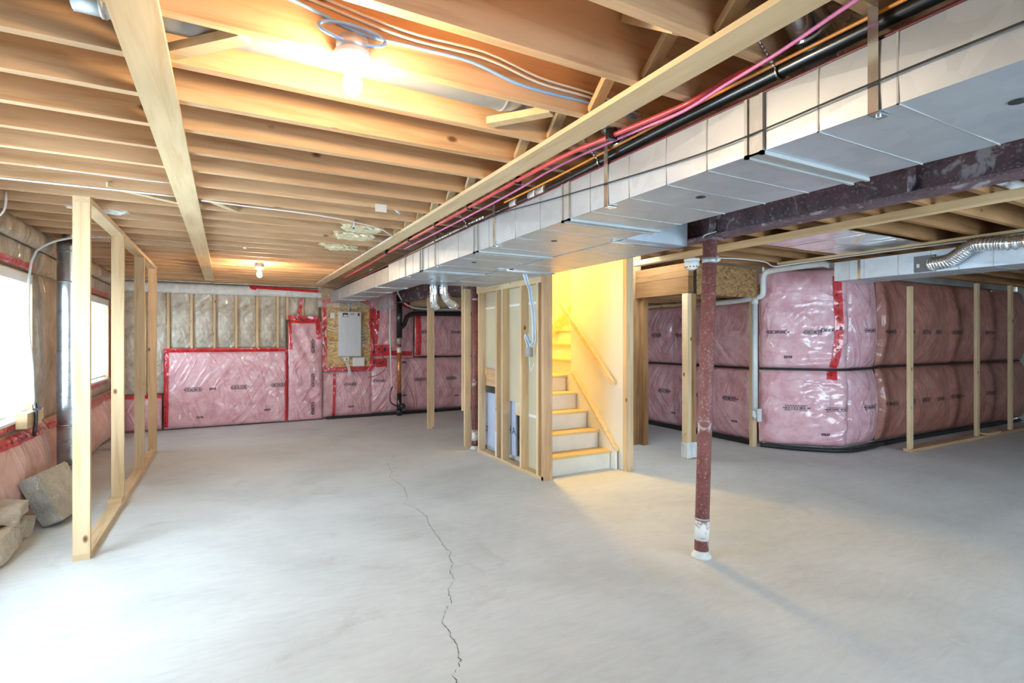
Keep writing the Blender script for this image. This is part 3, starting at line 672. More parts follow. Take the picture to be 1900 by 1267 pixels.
# things stored under the stairs
fb = thing('foam_board', (2.995, 5.95, .08), 'pale blue-white rigid board standing under the stairs', 'board')
box('board', (2.985, 5.41, .08), (3.005, 6.50, .765), 'boardwhite', fb)
def text(body, loc, rot, size, mat, parent, name='lettering'):
    c = bpy.data.curves.new(name, 'FONT'); c.body = body; c.size = size; c.extrude = .0006; c.materials.append(M[mat])
    tmp = bpy.data.objects.new(name, c); COL.objects.link(tmp); dg = bpy.context.evaluated_depsgraph_get()
    me = bpy.data.meshes.new_from_object(tmp.evaluated_get(dg)); bpy.data.objects.remove(tmp)
    o = bpy.data.objects.new(name, me); place(o, loc, parent); o.rotation_euler = rot; return tag(o, kind='stuff')
text("42'", (2.984, 6.16, .24), (math.pi/2, -math.pi/2, -math.pi/2), .10, 'maroon', fb)
text('H', (2.984, 5.62, .33), (math.pi/2, 0, -math.pi/2), .13, 'ink', fb); text('A', (2.984, 5.50, .33), (math.pi/2, 0, -math.pi/2), .13, 'ink', fb)
tag(box('plank', (3.04, 5.1, .0), (3.20, 6.3, .07), 'dust', None, .006), 'grey plank lying on the floor under the stairs', 'plank')
ob = thing('carton', (3.1, 5.95, .07), 'white printed carton lying under the stairs on a plank', 'carton')
box('carton_body', (3.03, 5.72, .071), (3.20, 6.16, .19), 'white', ob, .004); boxes('carton_print', [((3.028, 5.80+.05*k, .12), (3.03, 5.83+.05*k, .15)) for k in range(6)], 'ink', ob)
# lamp at the head of the stairs
sl = thing('ceiling_lamp', (3.42, 6.1, 3.6), 'glowing dome lamp on the ceiling above the stair landing', 'lamp')
lathe('lamp_base', [(.17, 0), (.17, -.03)], (3.42, 6.1, 3.6), 'porcelain', sl); lathe('lamp_shade', [(.16, -.03), (.15, -.07), (.11, -.11), (.04, -.13)], (3.42, 6.1, 3.6), 'stairlamp', sl)
# ---------------------------------------------------------------- free framing
def frame_y(label, x, ys, ztop, yend):
    t = thing('stud_frame', (x, ys[0], 0), label, 'stud wall')
    for i, y in enumerate(ys): box('stud', (x-.046, y, .038), (x+.046, y+.04, ztop-.038), 'studZ', t, .002)
    box('bottom_plate', (x-.046, ys[0]+.04, 0), (x+.046, yend, .038), 'studY', t); box('top_plate', (x-.046, ys[0], ztop-.038), (x+.046, yend, ztop), 'studY', t)
    box('stud_foot', (x-.046, ys[0], 0), (x+.046, ys[0]+.04, .04), 'studZ', t)
    return t
lf = frame_y('freestanding open stud frame near the window blinds', -.84, [4.40, 5.72, 7.03, 8.19], 2.40, 8.24)
box('shim_block', (-.90, 5.62, .038), (-.80, 5.76, .075), 'studX', lf)
rf = thing('stud_frame', (9.5, 3.55, 0), 'open stud frame standing before the shade-toned pink insulation rolls', 'stud wall')
for x, t in ((7.79, 2.14), (9.68, 2.27), (10.83, 2.30)): box('stud', (x-.042, 3.52, .038), (x+.042, 3.56, t), 'studZ', rf, .002)
box('bottom_plate', (7.75, 3.50, 0), (12.4, 3.60, .038), 'joistX', rf); box('top_plate', (7.75, 3.50, 2.30), (12.4, 3.60, 2.34), 'darkX', rf)
box('plate_block', (9.9, 3.49, .038), (10.35, 3.58, .06), 'studX', rf)
ls = thing('post', (2.91, 8.18, 0), 'lone knotty stud standing free under the steel beam', 'post')
box('stud', (2.875, 8.16, 0), (2.955, 8.20, 2.14), 'studZ', ls, .002); box('stud', (2.955, 8.165, 0.02), (2.985, 8.20, 2.14), 'studZ', ls)
dp = thing('post', (5.0, 4.66, 0), 'doubled wood post with plastic-wrapped foot under the header', 'post')
box('stud', (4.92, 4.60, 0), (4.985, 4.69, 2.015), 'studZ', dp, .002); box('stud', (4.987, 4.60, 0), (5.065, 4.69, 2.015), 'darkZ', dp, .002)
box('plastic_wrap', (4.912, 4.592, .01), (5.072, 4.698, .20), 'white_film', dp, .01)
hd = thing('wood_header', (5.0, 5.1, 2.02), 'two stacked wood header boards resting on the doubled post', 'header')
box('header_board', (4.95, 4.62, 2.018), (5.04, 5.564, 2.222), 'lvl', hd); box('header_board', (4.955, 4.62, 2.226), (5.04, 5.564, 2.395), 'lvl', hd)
box('gap_shade_strip', (5.04, 4.606, 2.02), (5.075, 4.64, 2.37), 'rubber', hd)  # black strip painting the shade between header and panel
oh = thing('osb_header', (5.6, 4.6, 2.0), 'dark strand-board panel header beside the red column', 'header')
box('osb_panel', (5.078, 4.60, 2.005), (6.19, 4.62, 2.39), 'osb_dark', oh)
df = struct('ceiling_lower', (5.7, 5.6, 2.0))
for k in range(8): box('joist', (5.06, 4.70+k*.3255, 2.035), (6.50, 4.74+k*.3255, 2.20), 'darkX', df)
box('subfloor', (5.06, 4.64, 2.20), (6.50, 7.5, 2.22), 'subfloor', df)
# ---------------------------------------------------------------- steel beam and columns
sb = thing('steel_beam', (2.91, 4, 2.14), 'long dark primed steel beam stained white above the columns', 'beam')
ya, ye = -2.3, 9.95
box('bottom_flange', (2.836, ya, 2.14), (2.984, ye, 2.155), 'beam', sb); box('top_flange', (2.836, ya, 2.382), (2.984, ye, 2.397), 'beam', sb)
box('web', (2.904, ya, 2.155), (2.916, ye, 2.382), 'beam', sb)
for y in (1.30, 2.47, 6.37): box('stiffener', (2.845, y-.005, 2.155), (2.904, y+.005, 2.382), 'beam', sb)
tube('beam_clip', [(2.83, 2.40, 2.165), (2.80, 2.47, 2.15), (2.84, 2.52, 2.135)], .006, 'galv_dull', sb, n=6)
def column(base, top, r, label):
    c = thing('steel_column', (base[0], base[1], 0), label, 'column')
    B, T = Vector(base), Vector(top); zz = lambda z: B.lerp(T, z/T.z)
    tube('shaft', [zz(.045), zz(T.z-.02)], r, 'column', c, n=28, curve=False)
    tube('paint_smear', [zz(.115), zz(.245)], r+.0012, 'smear', c, n=28, curve=False)
    tube('collar', [zz(.25), zz(.262)], r+.003, 'galv_dull', c, n=28, curve=False)
    tube('band', [zz(T.z-.17), zz(T.z-.135)], r+.0025, 'galv_dull', c, n=28, curve=False)
    p = zz(T.z); box('cap_plate', (p.x-.055, p.y-.06, T.z-.02), (p.x+.055, p.y+.06, T.z-.001), 'beam', c)
    q = zz(0); lathe('base_grout', [(r*.9, .05), (r+.006, .03), (r+.018, .012), (r+.02, 0)], (q.x, q.y, 0), 'dust', c)
    return c
column((2.80, 2.50, 0), (2.875, 2.49, 2.14), .046, 'red-brown steel column with white smears standing in the open floor')
column((2.90, 6.38, 0), (2.91, 6.38, 2.14), .043, 'slim red-brown steel column beside the stud partition')
# ---------------------------------------------------------------- main supply duct
md = thing('air_duct', (1.93, 2.5, 2.1), 'long rectangular galvanized trunk duct hung beside the steel beam', 'duct')
DX0, DX1, DZ0, DZ1 = 1.61, 2.24, 2.10, 2.295
JN = [-1.6, 0.0, 1.20, 2.35, 3.51, 4.735, 5.90]
def ductsec(y0, y1, x0, x1, z0, z1, mat, parent):
    # shallow cross-broken panels: centre of every face slightly proud
    vs = boxverts((x0, y0, z0), (x1, y1, z1)); fs = [BF[i] for i in range(6)]
    vs += [(x0-.004, (y0+y1)/2, (z0+z1)/2), ((x0+x1)/2, (y0+y1)/2, z0-.004)]
    a = [0, 1, 3, 2]; bq = [0, 4, 6, 2]
    fs = [BF[1], BF[2], BF[3], BF[5]]+[(a[i], a[(i+1) % 4], 8) for i in range(4)]+[(bq[i], bq[(i+1) % 4], 9) for i in range(4)]
    return meshobj('duct_section', vs, fs, mat, parent)
for a, c in zip(JN, JN[1:]): ductsec(a, c, DX0, DX1, DZ0, DZ1, 'galv', md)
def ring(name, y, w, g, mat, x0=DX0, x1=DX1, z0=DZ0, z1=DZ1, parent=md):
    return boxes(name, [((x0-g, y-w, z0-g), (x0, y+w, z1)), ((x0-g, y-w, z0-g), (x1+g, y+w, z0))], mat, parent)
for y in JN[1:-1]:
    ring('joint_collar', y, .028, .006, 'galv_dull'); ring('joint_flange', y-.03, .006, .013, 'galv_dull'); ring('joint_flange', y+.03, .006, .013, 'galv_dull')
for y in (.40, .76, .98, 1.41, 1.62, 1.85, 2.14, 2.62, 2.92, 3.30, 3.85, 4.30, 4.55, 5.0, 5.45): ring('seam', y, .0025, .0035, 'galv_dull')
for y in (.82, 2.01, 3.215, 4.37, 5.24):
    boxes('hanger_strap', [((DX0-.0075, y-.014, DZ0-.006), (DX0-.004, y+.014, 2.402)), ((DX0-.0075, y-.014, DZ0-.0075), (DX0+.05, y+.014, DZ0-.004))], 'shiny', md)
    lathe('bolt', [(.008, 0), (.008, -.006), (.004, -.008)], (DX0+.02, y, DZ0-.006), 'shiny', md, 8)
for x, y in ((1.868, .594), (1.874, 1.676), (1.875, 2.882), (1.815, 4.005), (1.915, 5.33)): lathe('hole_shade_disc', [(.021, -.0005), (.021, -.006), (.012, -.0075)], (x, y, DZ0), 'rubber', md, 14)  # black discs painting the dark inside of open holes
fd = thing('air_duct', (1.8, 7.5, 2.1), 'dull narrower trunk duct run ending above the breaker panel', 'duct')
ductsec(5.91, 9.70, 1.61, 2.02, 2.10, 2.275, 'galv_dull', fd)
for y in (6.5, 7.2, 8.0, 8.8): ring('seam', y, .004, .006, 'shiny', 1.61, 2.02, 2.10, 2.275, fd)
rd = thing('air_duct', (2.5, 4, 2.1), 'flat return duct pressed between trunk duct and steel beam', 'duct')
ductsec(2.62, 5.9, 2.262, 2.80, 2.10, 2.29, 'galv', rd)
for y in (3.1, 3.9, 4.7, 5.4): ring('seam', y, .003, .004, 'galv_dull', 2.262, 2.80, 2.10, 2.29, rd)
for y in (2.70, 4.33): box('hanger_bar', (2.20, y-.012, 2.088), (2.83, y+.012, 2.0990), 'shiny', rd)
lathe('hole_shade_disc', [(.02, 0), (.02, -.005)], (2.30, 4.25, 2.0995), 'rubber', rd, 14)  # black disc for the shaded inside of a hole
cb = tag(tube('cable', [(1.5935, -1.0, 2.182), (1.5935, .5, 2.179), (1.5935, .85, 2.175), (1.5935, 1.43, 2.166), (1.5935, 2.34, 2.227), (1.5935, 3.14, 2.292), (1.59, 4.2, 2.335)], .0032, 'rubber', n=6), 'thin black cable sagging along the side of trunk duct', 'cable')
# round stubs
def rpipe(name, label, pts, r, mat='shiny', rings=(), curve=True, cat='duct'):
    t = thing(name, pts[0], label, cat); tube('pipe_body', pts, r, mat, t, n=20, curve=curve)
    P = smoothpath(pts) if curve else [Vector(p) for p in pts]
    for f in rings:
        i = min(len(P)-2, int(f*(len(P)-1))); d = (P[i+1]-P[i]).normalized()
        tube('crimp_ring', [P[i]-d*.006, P[i]+d*.006], r+.004, mat, t, n=20, curve=False)
    return t
rpipe('round_duct', 'straight shiny round duct drop under the trunk duct', [(2.07, 5.68, 2.11), (2.07, 5.68, 1.95), (2.08, 5.70, 1.85), (2.13, 5.74, 1.82)], .045, rings=(.15, .5, .8))
rpipe('round_duct', 'elbowed shiny round duct bending away under the trunk duct', [(2.16, 5.60, 2.11), (2.16, 5.60, 1.98), (2.20, 5.62, 1.91), (2.28, 5.66, 1.86), (2.42, 5.9, 1.85)], .045, rings=(.15, .4, .55, .7))
rpipe('round_duct', 'shiny angled branch duct rising from trunk beside pink cable', [(1.50, 1.02, 2.565), (1.60, 1.04, 2.53), (1.69, 1.055, 2.48), (1.78, 1.065, 2.415), (1.85, 1.07, 2.29)], .062, rings=(.3, .55, .8))
rpipe('round_duct', 'shiny short branch duct crossing under red tubing', [(1.52, 1.99, 2.55), (1.60, 2.0, 2.51), (1.70, 2.02, 2.455), (1.79, 2.03, 2.40), (1.85, 2.03, 2.29)], .055, rings=(.3, .6, .85))
rpipe('round_duct', 'long grey round duct lying in the joist bay behind the bulb', [(-.40, 1.982, 2.505), (.6, 1.982, 2.505), (1.06, 1.982, 2.505), (1.13, 1.984, 2.525)], .072, 'galv_dull', rings=(.06, .9))
rpipe('riser_duct', 'vertical shiny steel riser duct between the window blinds', [(-1.27, 6.24, .30), (-1.27, 6.24, 1.3), (-1.27, 6.24, 2.02), (-1.27, 6.24, 2.36)], .098, 'riser', rings=(.16, .82, .97))
rpipe('round_duct', 'horizontal shiny duct leaving the riser duct under the joists', [(-1.27, 6.24, 2.35), (-1.22, 6.22, 2.45), (-.9, 6.21, 2.48), (.2, 6.21, 2.48)], .065, rings=(.3,))
# right-hand duct with flexible dryer hose
r2 = thing('air_duct', (6.2, 1.5, 2.1), 'low galvanized duct running in front of the corner bags', 'duct')
ductsec(1.9, 3.43, 5.93, 6.42, 2.10, 2.305, 'galv', r2); ductsec(-1.6, 1.9, 5.93, 6.42, 2.10, 2.305, 'galv', r2)
for y in (3.27, 3.12, 2.80, 2.52, 2.30, 2.05): ring('seam', y, .003, .004, 'galv_dull', 5.93, 6.42, 2.10, 2.305, r2)
ring('hanger_strap', 3.17, .014, .006, 'shiny', 5.93, 6.42, 2.10, 2.305, r2)
box('takeoff_box', (5.90, 2.475, 2.105), (5.93, 2.65, 2.262), 'galv_dark', r2, .004); box('takeoff_label', (5.898, 2.60, 2.15), (5.90, 2.625, 2.185), 'white', r2)
tube('takeoff_collar', [(5.925, 2.50, 2.175), (5.88, 2.47, 2.172)], .066, 'foil', r2, n=20, curve=False)
fp = smoothpath([(5.895, 2.478, 2.173), (5.86, 2.456, 2.17), (5.84, 2.33, 2.182), (5.82, 2.23, 2.24), (5.82, 2.15, 2.29), (5.80, 2.0, 2.28), (5.78, 1.83, 2.262), (5.7, 1.2, 2.255), (5.66, .3, 2.255)], .004)
den = [a.lerp(b_, k/4) for a, b_ in zip(fp, fp[1:]) for k in range(4)]+[fp[-1]]
fx = tube('flexible_hose', den, .06, 'foil', n=18, curve=False, rfun=lambda t: .056+.009*math.sin(t*2*math.pi*44)); tag(fx, 'crinkled foil flexible hose plugged into the low right duct', 'hose')
pn = thing('foil_panning', (5.1, 3.0, 2.38), 'creased shiny foil sheet closing the joists beside yellow strapping', 'foil sheet')
S = Surf([(0, 0), (1, 0)], 0, 1, 0)
vs, fs = [], []; nx, ny = 26, 16
for j in range(ny+1):
    for i in range(nx+1):
        x, y = 4.44+1.5*i/nx, 2.57+.80*j/ny; vs.append((x, y, 2.387+.012*noise.noise(Vector((x*1.5, y*5, 3)))))
for j in range(ny):
    for i in range(nx): k = j*(nx+1)+i; fs.append((k, k+1, k+nx+2, k+nx+1))
meshobj('foil', vs, fs, 'foil', pn, smooth=True)
for x in (4.9, 5.4): box('foil_crease', (x, 2.57, 2.372), (x+.006, 3.37, 2.378), 'shiny', pn)
# ---------------------------------------------------------------- pipes and cables by the trunk duct
ap = thing('drain_pipe', (1.66, 3, 2.35), 'long black plastic drain pipe with grey couplings above trunk duct', 'pipe')
APTS = [(1.66, -.8, 2.372), (1.66, 1.45, 2.368), (1.665, 2.5, 2.342), (1.66, 3.5, 2.342), (1.655, 5.3, 2.328), (1.64, 7.2, 2.32), (1.62, 9.3, 2.31)]
tube('pipe_body', APTS, .0225, 'black', ap, n=16)
for y in (2.68, 2.78, 3.02, 6.9): tube('coupling', [(1.663, y-.035, 2.341), (1.662, y+.035, 2.341)], .030, 'galv_dull', ap, n=16, curve=False); tube('coupling_ring', [(1.663, y-.045, 2.341), (1.662, y-.033, 2.341)], .0315, 'white', ap, n=16, curve=False)
rl = random.Random(5); L = []; y = 3.45
while y < 4.9:
    l = rl.uniform(.012, .04)
    if 3.69 < y < 3.76: y = 3.76
    zc = 2.342-.0079*(y-3.5); L.append(((1.6355, y, zc-.008), (1.6385, y+l, zc+.006))); y += l+rl.uniform(.008, .02)
boxes('printed_lettering', L, 'white', ap)
PP = smoothpath(APTS)
def pipe_at(y):
    for a, b_ in zip(PP, PP[1:]):
        if a.y <= y <= b_.y: return a.lerp(b_, (y-a.y)/(b_.y-a.y))
for k in (-3, 0, 5):                                   # hung from the near face of a joist
    y = 2.123+JP*k; q = pipe_at(y-.005)
    c = thing('pipe_hanger', (1.55, y, 2.44), 'perforated metal strap holding the black drain pipe', 'hanger', 'perforated strap hangers on the black drain pipe')
    loop = [q+Vector((.0275*math.cos(a), 0, .0275*math.sin(a))) for a in [math.radians(d_) for d_ in range(165, 391, 15)]]
    top = Vector((1.548, y-.004, 2.445)); end = loop[0]; dv = (end-top).normalized()
    tube('anchor_screw', [(1.548, y-.010, 2.445), (1.548, y+.004, 2.445)], .006, 'shiny', c, n=8, curve=False)
    for m_ in range(7):
        r_ = top.lerp(end, (m_+.5)/7); tube('strap_link', [r_-dv*.009, r_+dv*.009], .005, 'shiny', c, n=8, curve=False)
    tube('strap_loop', loop, .0042, 'shiny', c, n=6, curve=False)
def wire(name, label, pts, r, mat, cat='cable'): return tag(tube(name, pts, r, mat, n=8), label, cat)
wire('water_tube', 'thick red water tube clipped beside the middle strapping board', [(1.75, 1.25, 2.475), (1.68, 1.31, 2.445), (1.618, 1.40, 2.405), (1.594, 1.462, 2.383), (1.580, 1.53, 2.378), (1.56, 1.66, 2.376), (1.522, 1.885, 2.372), (1.475, 2.3, 2.37), (1.475, 3.55, 2.368), (1.485, 5.0, 2.368), (1.52, 6.3, 2.368), (1.54, 8.0, 2.366)], .0115, 'redpex', 'tube')
wire('water_tube', 'second red water tube running tight under the first', [(1.50, 2.4, 2.385), (1.505, 3.5, 2.382), (1.515, 5.0, 2.38), (1.55, 6.3, 2.38), (1.57, 8.0, 2.37)], .009, 'redpex', 'tube')
wire('water_tube', 'dark maroon tube lying on top of the trunk duct', [(1.624, -.6, 2.3048), (1.624, 1.5, 2.3048), (1.624, 3.0, 2.3048), (1.624, 4.6, 2.3048), (1.624, 5.85, 2.3048), (1.60, 6.6, 2.294), (1.596, 7.5, 2.288)], .009, 'maroon', 'tube')
for i, y in enumerate((1.86, 2.66, 3.35, 4.0, 4.7, 5.5)): tag(box('tube_clip', (1.462+.03*(i == 0), y-.012, 2.35), (1.50+.04*(i == 0), y+.012, 2.40), 'black', None, .003), 'black plastic clip holding the red water tube to joist', 'clip', 'black clips on the red water tube')
wire('cable', 'orange cable lying against the black drain pipe', [(1.63, .5, 2.386), (1.63, 1.3, 2.385), (1.63, 2.0, 2.376), (1.628, 2.5, 2.367), (1.624, 3.1, 2.365)], .006, 'orange')
wire('cable', 'bright pink cable looping past the shiny branch duct', [(1.45, .64, 2.44), (1.50, .76, 2.392), (1.535, .90, 2.388), (1.575, 1.10, 2.386), (1.583, 1.3, 2.375), (1.580, 1.50, 2.354), (1.577, 1.75, 2.368), (1.575, 2.13, 2.385), (1.568, 2.47, 2.386), (1.575, 2.85, 2.376), (1.583, 3.6, 2.372), (1.58, 5.2, 2.367)], .0065, 'pink_wire')
# cables around the near bulb
Yj = 1.7925
wire('cable', 'white cable pair leaving the lit lamp toward middle strapping', [(x, Yj, z) for x, z in ((-.10, 2.60), (.25, 2.545), (.55, 2.51), (.856, 2.515), (1.093, 2.478), (1.33, 2.475), (1.62, 2.46))], .0055, 'white_wire')
wire('cable', 'second white cable arching above the lit lamp', [(x, Yj, z) for x, z in ((-.10, 2.619), (.25, 2.567), (.55, 2.532), (.856, 2.538), (1.093, 2.500), (1.33, 2.494), (1.62, 2.480))], .0055, 'white_wire')
wire('cable', 'pale blue cable stapled to the joist beside the lit lamp', [(x, Yj, z) for x, z in ((-.10, 2.580), (.22, 2.522), (.40, 2.482), (.60, 2.485), (.80, 2.488), (.98, 2.455), (1.12, 2.448), (1.36, 2.452), (1.6, 2.44))], .006, 'blue_wire')
cc = [(.36+.105*math.cos(a), 1.742+.03*math.sin(a), 2.445+.045*math.sin(a)) for a in [k*.45 for k in range(15)]]
wire('cable', 'pale blue cable coiled around the near lamp box', cc, .006, 'blue_wire')
def lamp(c, label, grp):
    x, y, z = c; t = thing('ceiling_light', (x, y, z), label, 'light', grp)
    lathe('junction_box', [(.052, .0), (.052, -.040)], c, 'galv', t, 8)
    lathe('lamp_holder', [(.056, -.040), (.060, -.047), (.058, -.058), (.045, -.074), (.028, -.080), (.024, -.088)], c, 'porcelain', t)
    lathe('bulb', [(.013, -.086), (.015, -.10), (.024, -.118), (.030, -.138), (.029, -.156), (.018, -.172), (.005, -.178)], c, 'bulb', t)
    return t
lamp((.36, 1.747, 2.425), 'lit bare bulb in porcelain holder with blue cable coil', None)
lamp((.36, 7.22, 2.40), 'lit bare bulb in porcelain holder near the back wall', None)
# ---------------------------------------------------------------- ceiling cables, left bay
wire('cable', 'white cable stapled under joists beside the stud frame top', [(-1.40, 4.105, 2.394), (-1.1, 4.10, 2.393), (-.7, 4.09, 2.393), (-.42, 4.085, 2.393), (-.30, 4.085, 2.393)], .006, 'white_wire')
wire('cable', 'thin pale cable running under a joist left of the strapping', [(-.90, 3.73, 2.394), (-.6, 3.74, 2.39), (-.44, 3.755, 2.392), (-.29, 3.76, 2.397)], .004, 'white_wire')
wire('cable', 'white cable curving under the joists to the middle strapping', [(-.15, 4.13, 2.395), (.1, 4.14, 2.392), (.49, 4.16, 2.39), (.8, 4.22, 2.385), (1.1, 4.38, 2.382), (1.30, 4.60, 2.37)], .0055, 'white_wire')
wire('cable', 'white cable taped along the far end of middle strapping', [(1.310, 4.66, 2.376), (1.3195, 5.0, 2.386), (1.3195, 6.6, 2.388), (1.3195, 8.0, 2.388), (1.3195, 9.2, 2.388)], .0055, 'white_wire')
wire('cable', 'white cable loop hanging at the window wall ceiling', [(-1.30, 4.7195, 2.45), (-1.295, 4.705, 2.38), (-1.305, 4.70, 2.31), (-1.345, 4.71, 2.268), (-1.375, 4.715, 2.30)], .007, 'white_wire')
wire('cable', 'grey cable dropping in front of the riser duct', [(-1.15, 5.9, 2.36), (-1.30, 5.72, 2.26), (-1.40, 5.66, 2.10), (-1.42, 5.66, 1.6), (-1.40, 5.68, 1.25), (-1.395, 5.70, .92)], .009, 'pvc')
hb = thing('hose_bib', (-1.40, 5.72, .75), 'black fitting on a yellow wood block beside the riser duct', 'fitting')
box('wood_block', (-1.47, 5.55, .74), (-1.40, 5.98, .86), 'studY', hb); tube('fitting_body', [(-1.385, 5.70, .93), (-1.38, 5.69, .80), (-1.385, 5.66, .66)], .014, 'black', hb); box('fitting_valve', (-1.40, 5.68, .87), (-1.36, 5.76, .89), 'black', hb)
def tuft(c, s, mat, label, seed, bay=None):
    bm = bmesh.new(); bmesh.ops.create_icosphere(bm, subdivisions=4, radius=1.0)
    for v in bm.verts: 
        k = 1+.45*noise.noise(v.co*2.2+Vector((seed, 0, 0)))+.35*noise.noise(v.co*6); v.co = Vector((v.co.x*s[0]*k, v.co.y*s[1]*k, v.co.z*s[2]*k))
    if bay:
        for v in bm.verts: v.co = Vector((max(-.22, min(bay[0], v.co.x)), max(-bay[1], min(bay[1], v.co.y)), max(bay[2]-c[2], v.co.z)))
    me = bpy.data.meshes.new('insulation_tuft'); bm.to_mesh(me); bm.free(); me.materials.append(M[mat])
    o = bpy.data.objects.new('insulation_tuft', me); place(o, c, None); return tag(o, label, 'insulation')
tuft((1.04, 4.5843, 2.43), (.16, .13, .08), 'fluff', 'cream fibre tuft stuffed by the middle strapping, nearer lamp', 1, (0.16, .1420, 2.388))
tuft((1.04, 4.9098, 2.43), (.17, .13, .08), 'fluff', 'cream fibre tuft hanging between joists by the strapping', 2, (0.16, .1420, 2.375))
tuft((1.02, 5.5608, 2.43), (.18, .13, .07), 'fluff', 'flat cream fibre tuft farthest along the strapping', 3, (0.18, .1420, 2.372))
tuft((2.86, 7.3, 2.09), (.06, .06, .08), 'pink', 'small pink fibre tuft hanging under the steel beam', 4)
tuft((-.85, 4.9098, 2.425), (.16, .10, .03), 'white_film', 'crumpled pale plastic scrap between joists near the stud frame', 5, (.25, .1420, 2.3995))
tag(box('wire_label', (.93, 3.7455, 2.365), (1.01, 3.751, 2.42), 'white'), 'small white tag stuck on a joist edge', 'tag')
for (p, q, lab) in (((1.06, 3.788, 2.425), (1.13, 3.83, 2.39), 'short cut white pipe end poking between joists, upper'), ((.93, 4.40, 2.43), (.90, 4.33, 2.35), 'short cut white pipe end hanging between joists, lower')):
    t = thing('pipe_stub', p, lab, 'pipe'); tube('stub_body', [p, q], .011, 'pvc', t, n=10, curve=False); d = (Vector(q)-Vector(p)).normalized(); tube('bore_shade_disc', [Vector(q)-d*.002, Vector(q)+d*.001], .009, 'rubber', t, n=10, curve=False)  # black end disc paints the shade inside the cut pipe
# ---------------------------------------------------------------- breaker panel on its board
eb = thing('panel_board', (1.97, 10.0, .92), 'strand-board backing framed in red tape holding the breaker panel', 'board')
box('osb_panel', (1.52, 10.03, .93), (2.42, 10.05, 1.42), 'osb', eb); box('osb_panel', (1.52, 10.03, 1.425), (2.42, 10.05, 1.80), 'osb', eb); box('osb_panel', (1.52, 10.03, 1.805), (2.42, 10.05, 2.37), 'osb', eb)
S = Surf([(1.40, 10.028), (2.60, 10.028)], .8, 2.4, 0.0, 61, wr=0.004)
S.tape([(.160, .90), (.165, 1.5), (.160, 2.12)], .07, eb); S.tape([(.125, .915), (.7, .91), (1.02, .91)], .075, eb); S.tape([(1.01, .90), (1.02, 1.5), (1.0, 2.2)], .06, eb); S.tape([(.1, 2.14), (.4, 2.17), (.55, 2.16)], .10, eb)
S.tape([(.78, 2.22), (1.05, 2.12), (1.02, 1.65)], .12, eb)
pb = thing('breaker_panel', (2.0, 9.95, 1.14), 'tall pale grey breaker panel on strand-board', 'breaker panel')
box('enclosure', (1.80, 9.90, 1.14), (2.195, 10.03, 1.96), 'panelgrey', pb, .004); box('cover', (1.812, 9.892, 1.15), (2.183, 9.90, 1.95), 'panelgrey', pb, .003)
box('door', (1.90, 9.886, 1.18), (2.10, 9.892, 1.86), 'panelgrey', pb, .002); box('warning_label', (1.86, 9.889, 1.865), (1.955, 9.8915, 1.935), 'ink', pb); box('label_window', (1.875, 9.887, 1.872), (1.945, 9.889, 1.90), 'white', pb); box('brand_plate', (1.99, 9.889, 1.90), (2.07, 9.8915, 1.935), 'galv_dull', pb); box('rating_label', (2.13, 9.889, 1.885), (2.165, 9.8915, 1.935), 'ink', pb)
for i, (mt, nm) in enumerate((('white_wire', 'upper white'), ('white_wire', 'lower white'), ('yellow_wire', 'upper yellow'), ('yellow_wire', 'lower yellow'), ('orange', 'orange'), ('white_wire', 'lowest white'))):
    z = 1.66-.052*i; wire('cable', nm+' cable bending into the left side of breaker panel', [(1.615, 10.02, z+.05), (1.64, 10.0, z+.02), (1.70, 9.985, z), (1.80, 9.975, z+.004)], .008, mt)
for i in range(5):
    z = 1.63-.055*i; tag(tube('cable', [(2.19, 9.975, z), (2.25, 9.98, z-.003), (2.30, 10.0, z+.015), (2.34, 10.02, z+.03)], .007, 'white_wire', n=8), 'short white cable entering the right side of breaker panel', 'cable', 'cables entering the right side of breaker panel')
wire('conduit', 'grey conduit rising from the top of breaker panel', [(1.99, 9.98, 1.95), (1.99, 9.98, 2.2), (1.99, 10.0, 2.40)], .022, 'galv_dull', 'conduit')
jb = thing('junction_box', (2.165, 9.98, .95), 'wide white junction box under the breaker panel', 'junction box'); box('box_body', (2.06, 9.94, .955), (2.265, 10.03, 1.12), 'white', jb, .004); box('box_lid', (2.065, 9.934, .96), (2.26, 9.94, 1.115), 'white', jb, .002)
jb = thing('junction_box', (1.95, 9.98, 1.06), 'small white outlet box under the breaker panel', 'junction box'); box('box_body', (1.905, 9.96, 1.06), (1.99, 10.03, 1.13), 'white', jb, .004); box('box_slot', (1.93, 9.957, 1.08), (1.96, 9.96, 1.10), 'ink', jb)
jb = thing('junction_box', (2.26, 10.0, 1.33), 'tiny white box right of the breaker panel', 'junction box'); box('box_body', (2.235, 9.99, 1.32), (2.285, 10.03, 1.37), 'white', jb, .003); box('box_lid', (2.238, 9.987, 1.323), (2.282, 9.99, 1.367), 'white', jb)
tg = thing('wire_tag', (1.70, 10.02, 1.85), 'white paper tag hung on a loop left of breaker panel', 'tag'); box('tag_paper', (1.665, 10.02, 1.84), (1.74, 10.024, 1.94), 'white', tg); tube('tag_loop', [(1.60, 10.02, 1.95), (1.63, 10.0, 2.0), (1.69, 10.0, 1.99), (1.71, 10.02, 1.94)], .005, 'white_wire', tg)
for k, x in enumerate((1.975, 2.02, 2.05)): wire('cable', ('left', 'middle', 'right')[k]+' white cable hanging below the small outlet box', [(1.922+.025*k, 9.98, 1.062), (1.945+.020*k, 9.925, .96), (1.965+.016*k, 9.90, .88), (1.962+.016*k, 9.90, .80)], .007, 'white_wire')
wire('cable', 'thin black cable drooping across pink blanket below red tape', [(2.62, 10.02, 1.14), (2.70, 10.02, 1.0), (2.66, 10.03, .86), (2.50, 10.035, .76), (2.36, 10.04, .74)], .005, 'rubber')
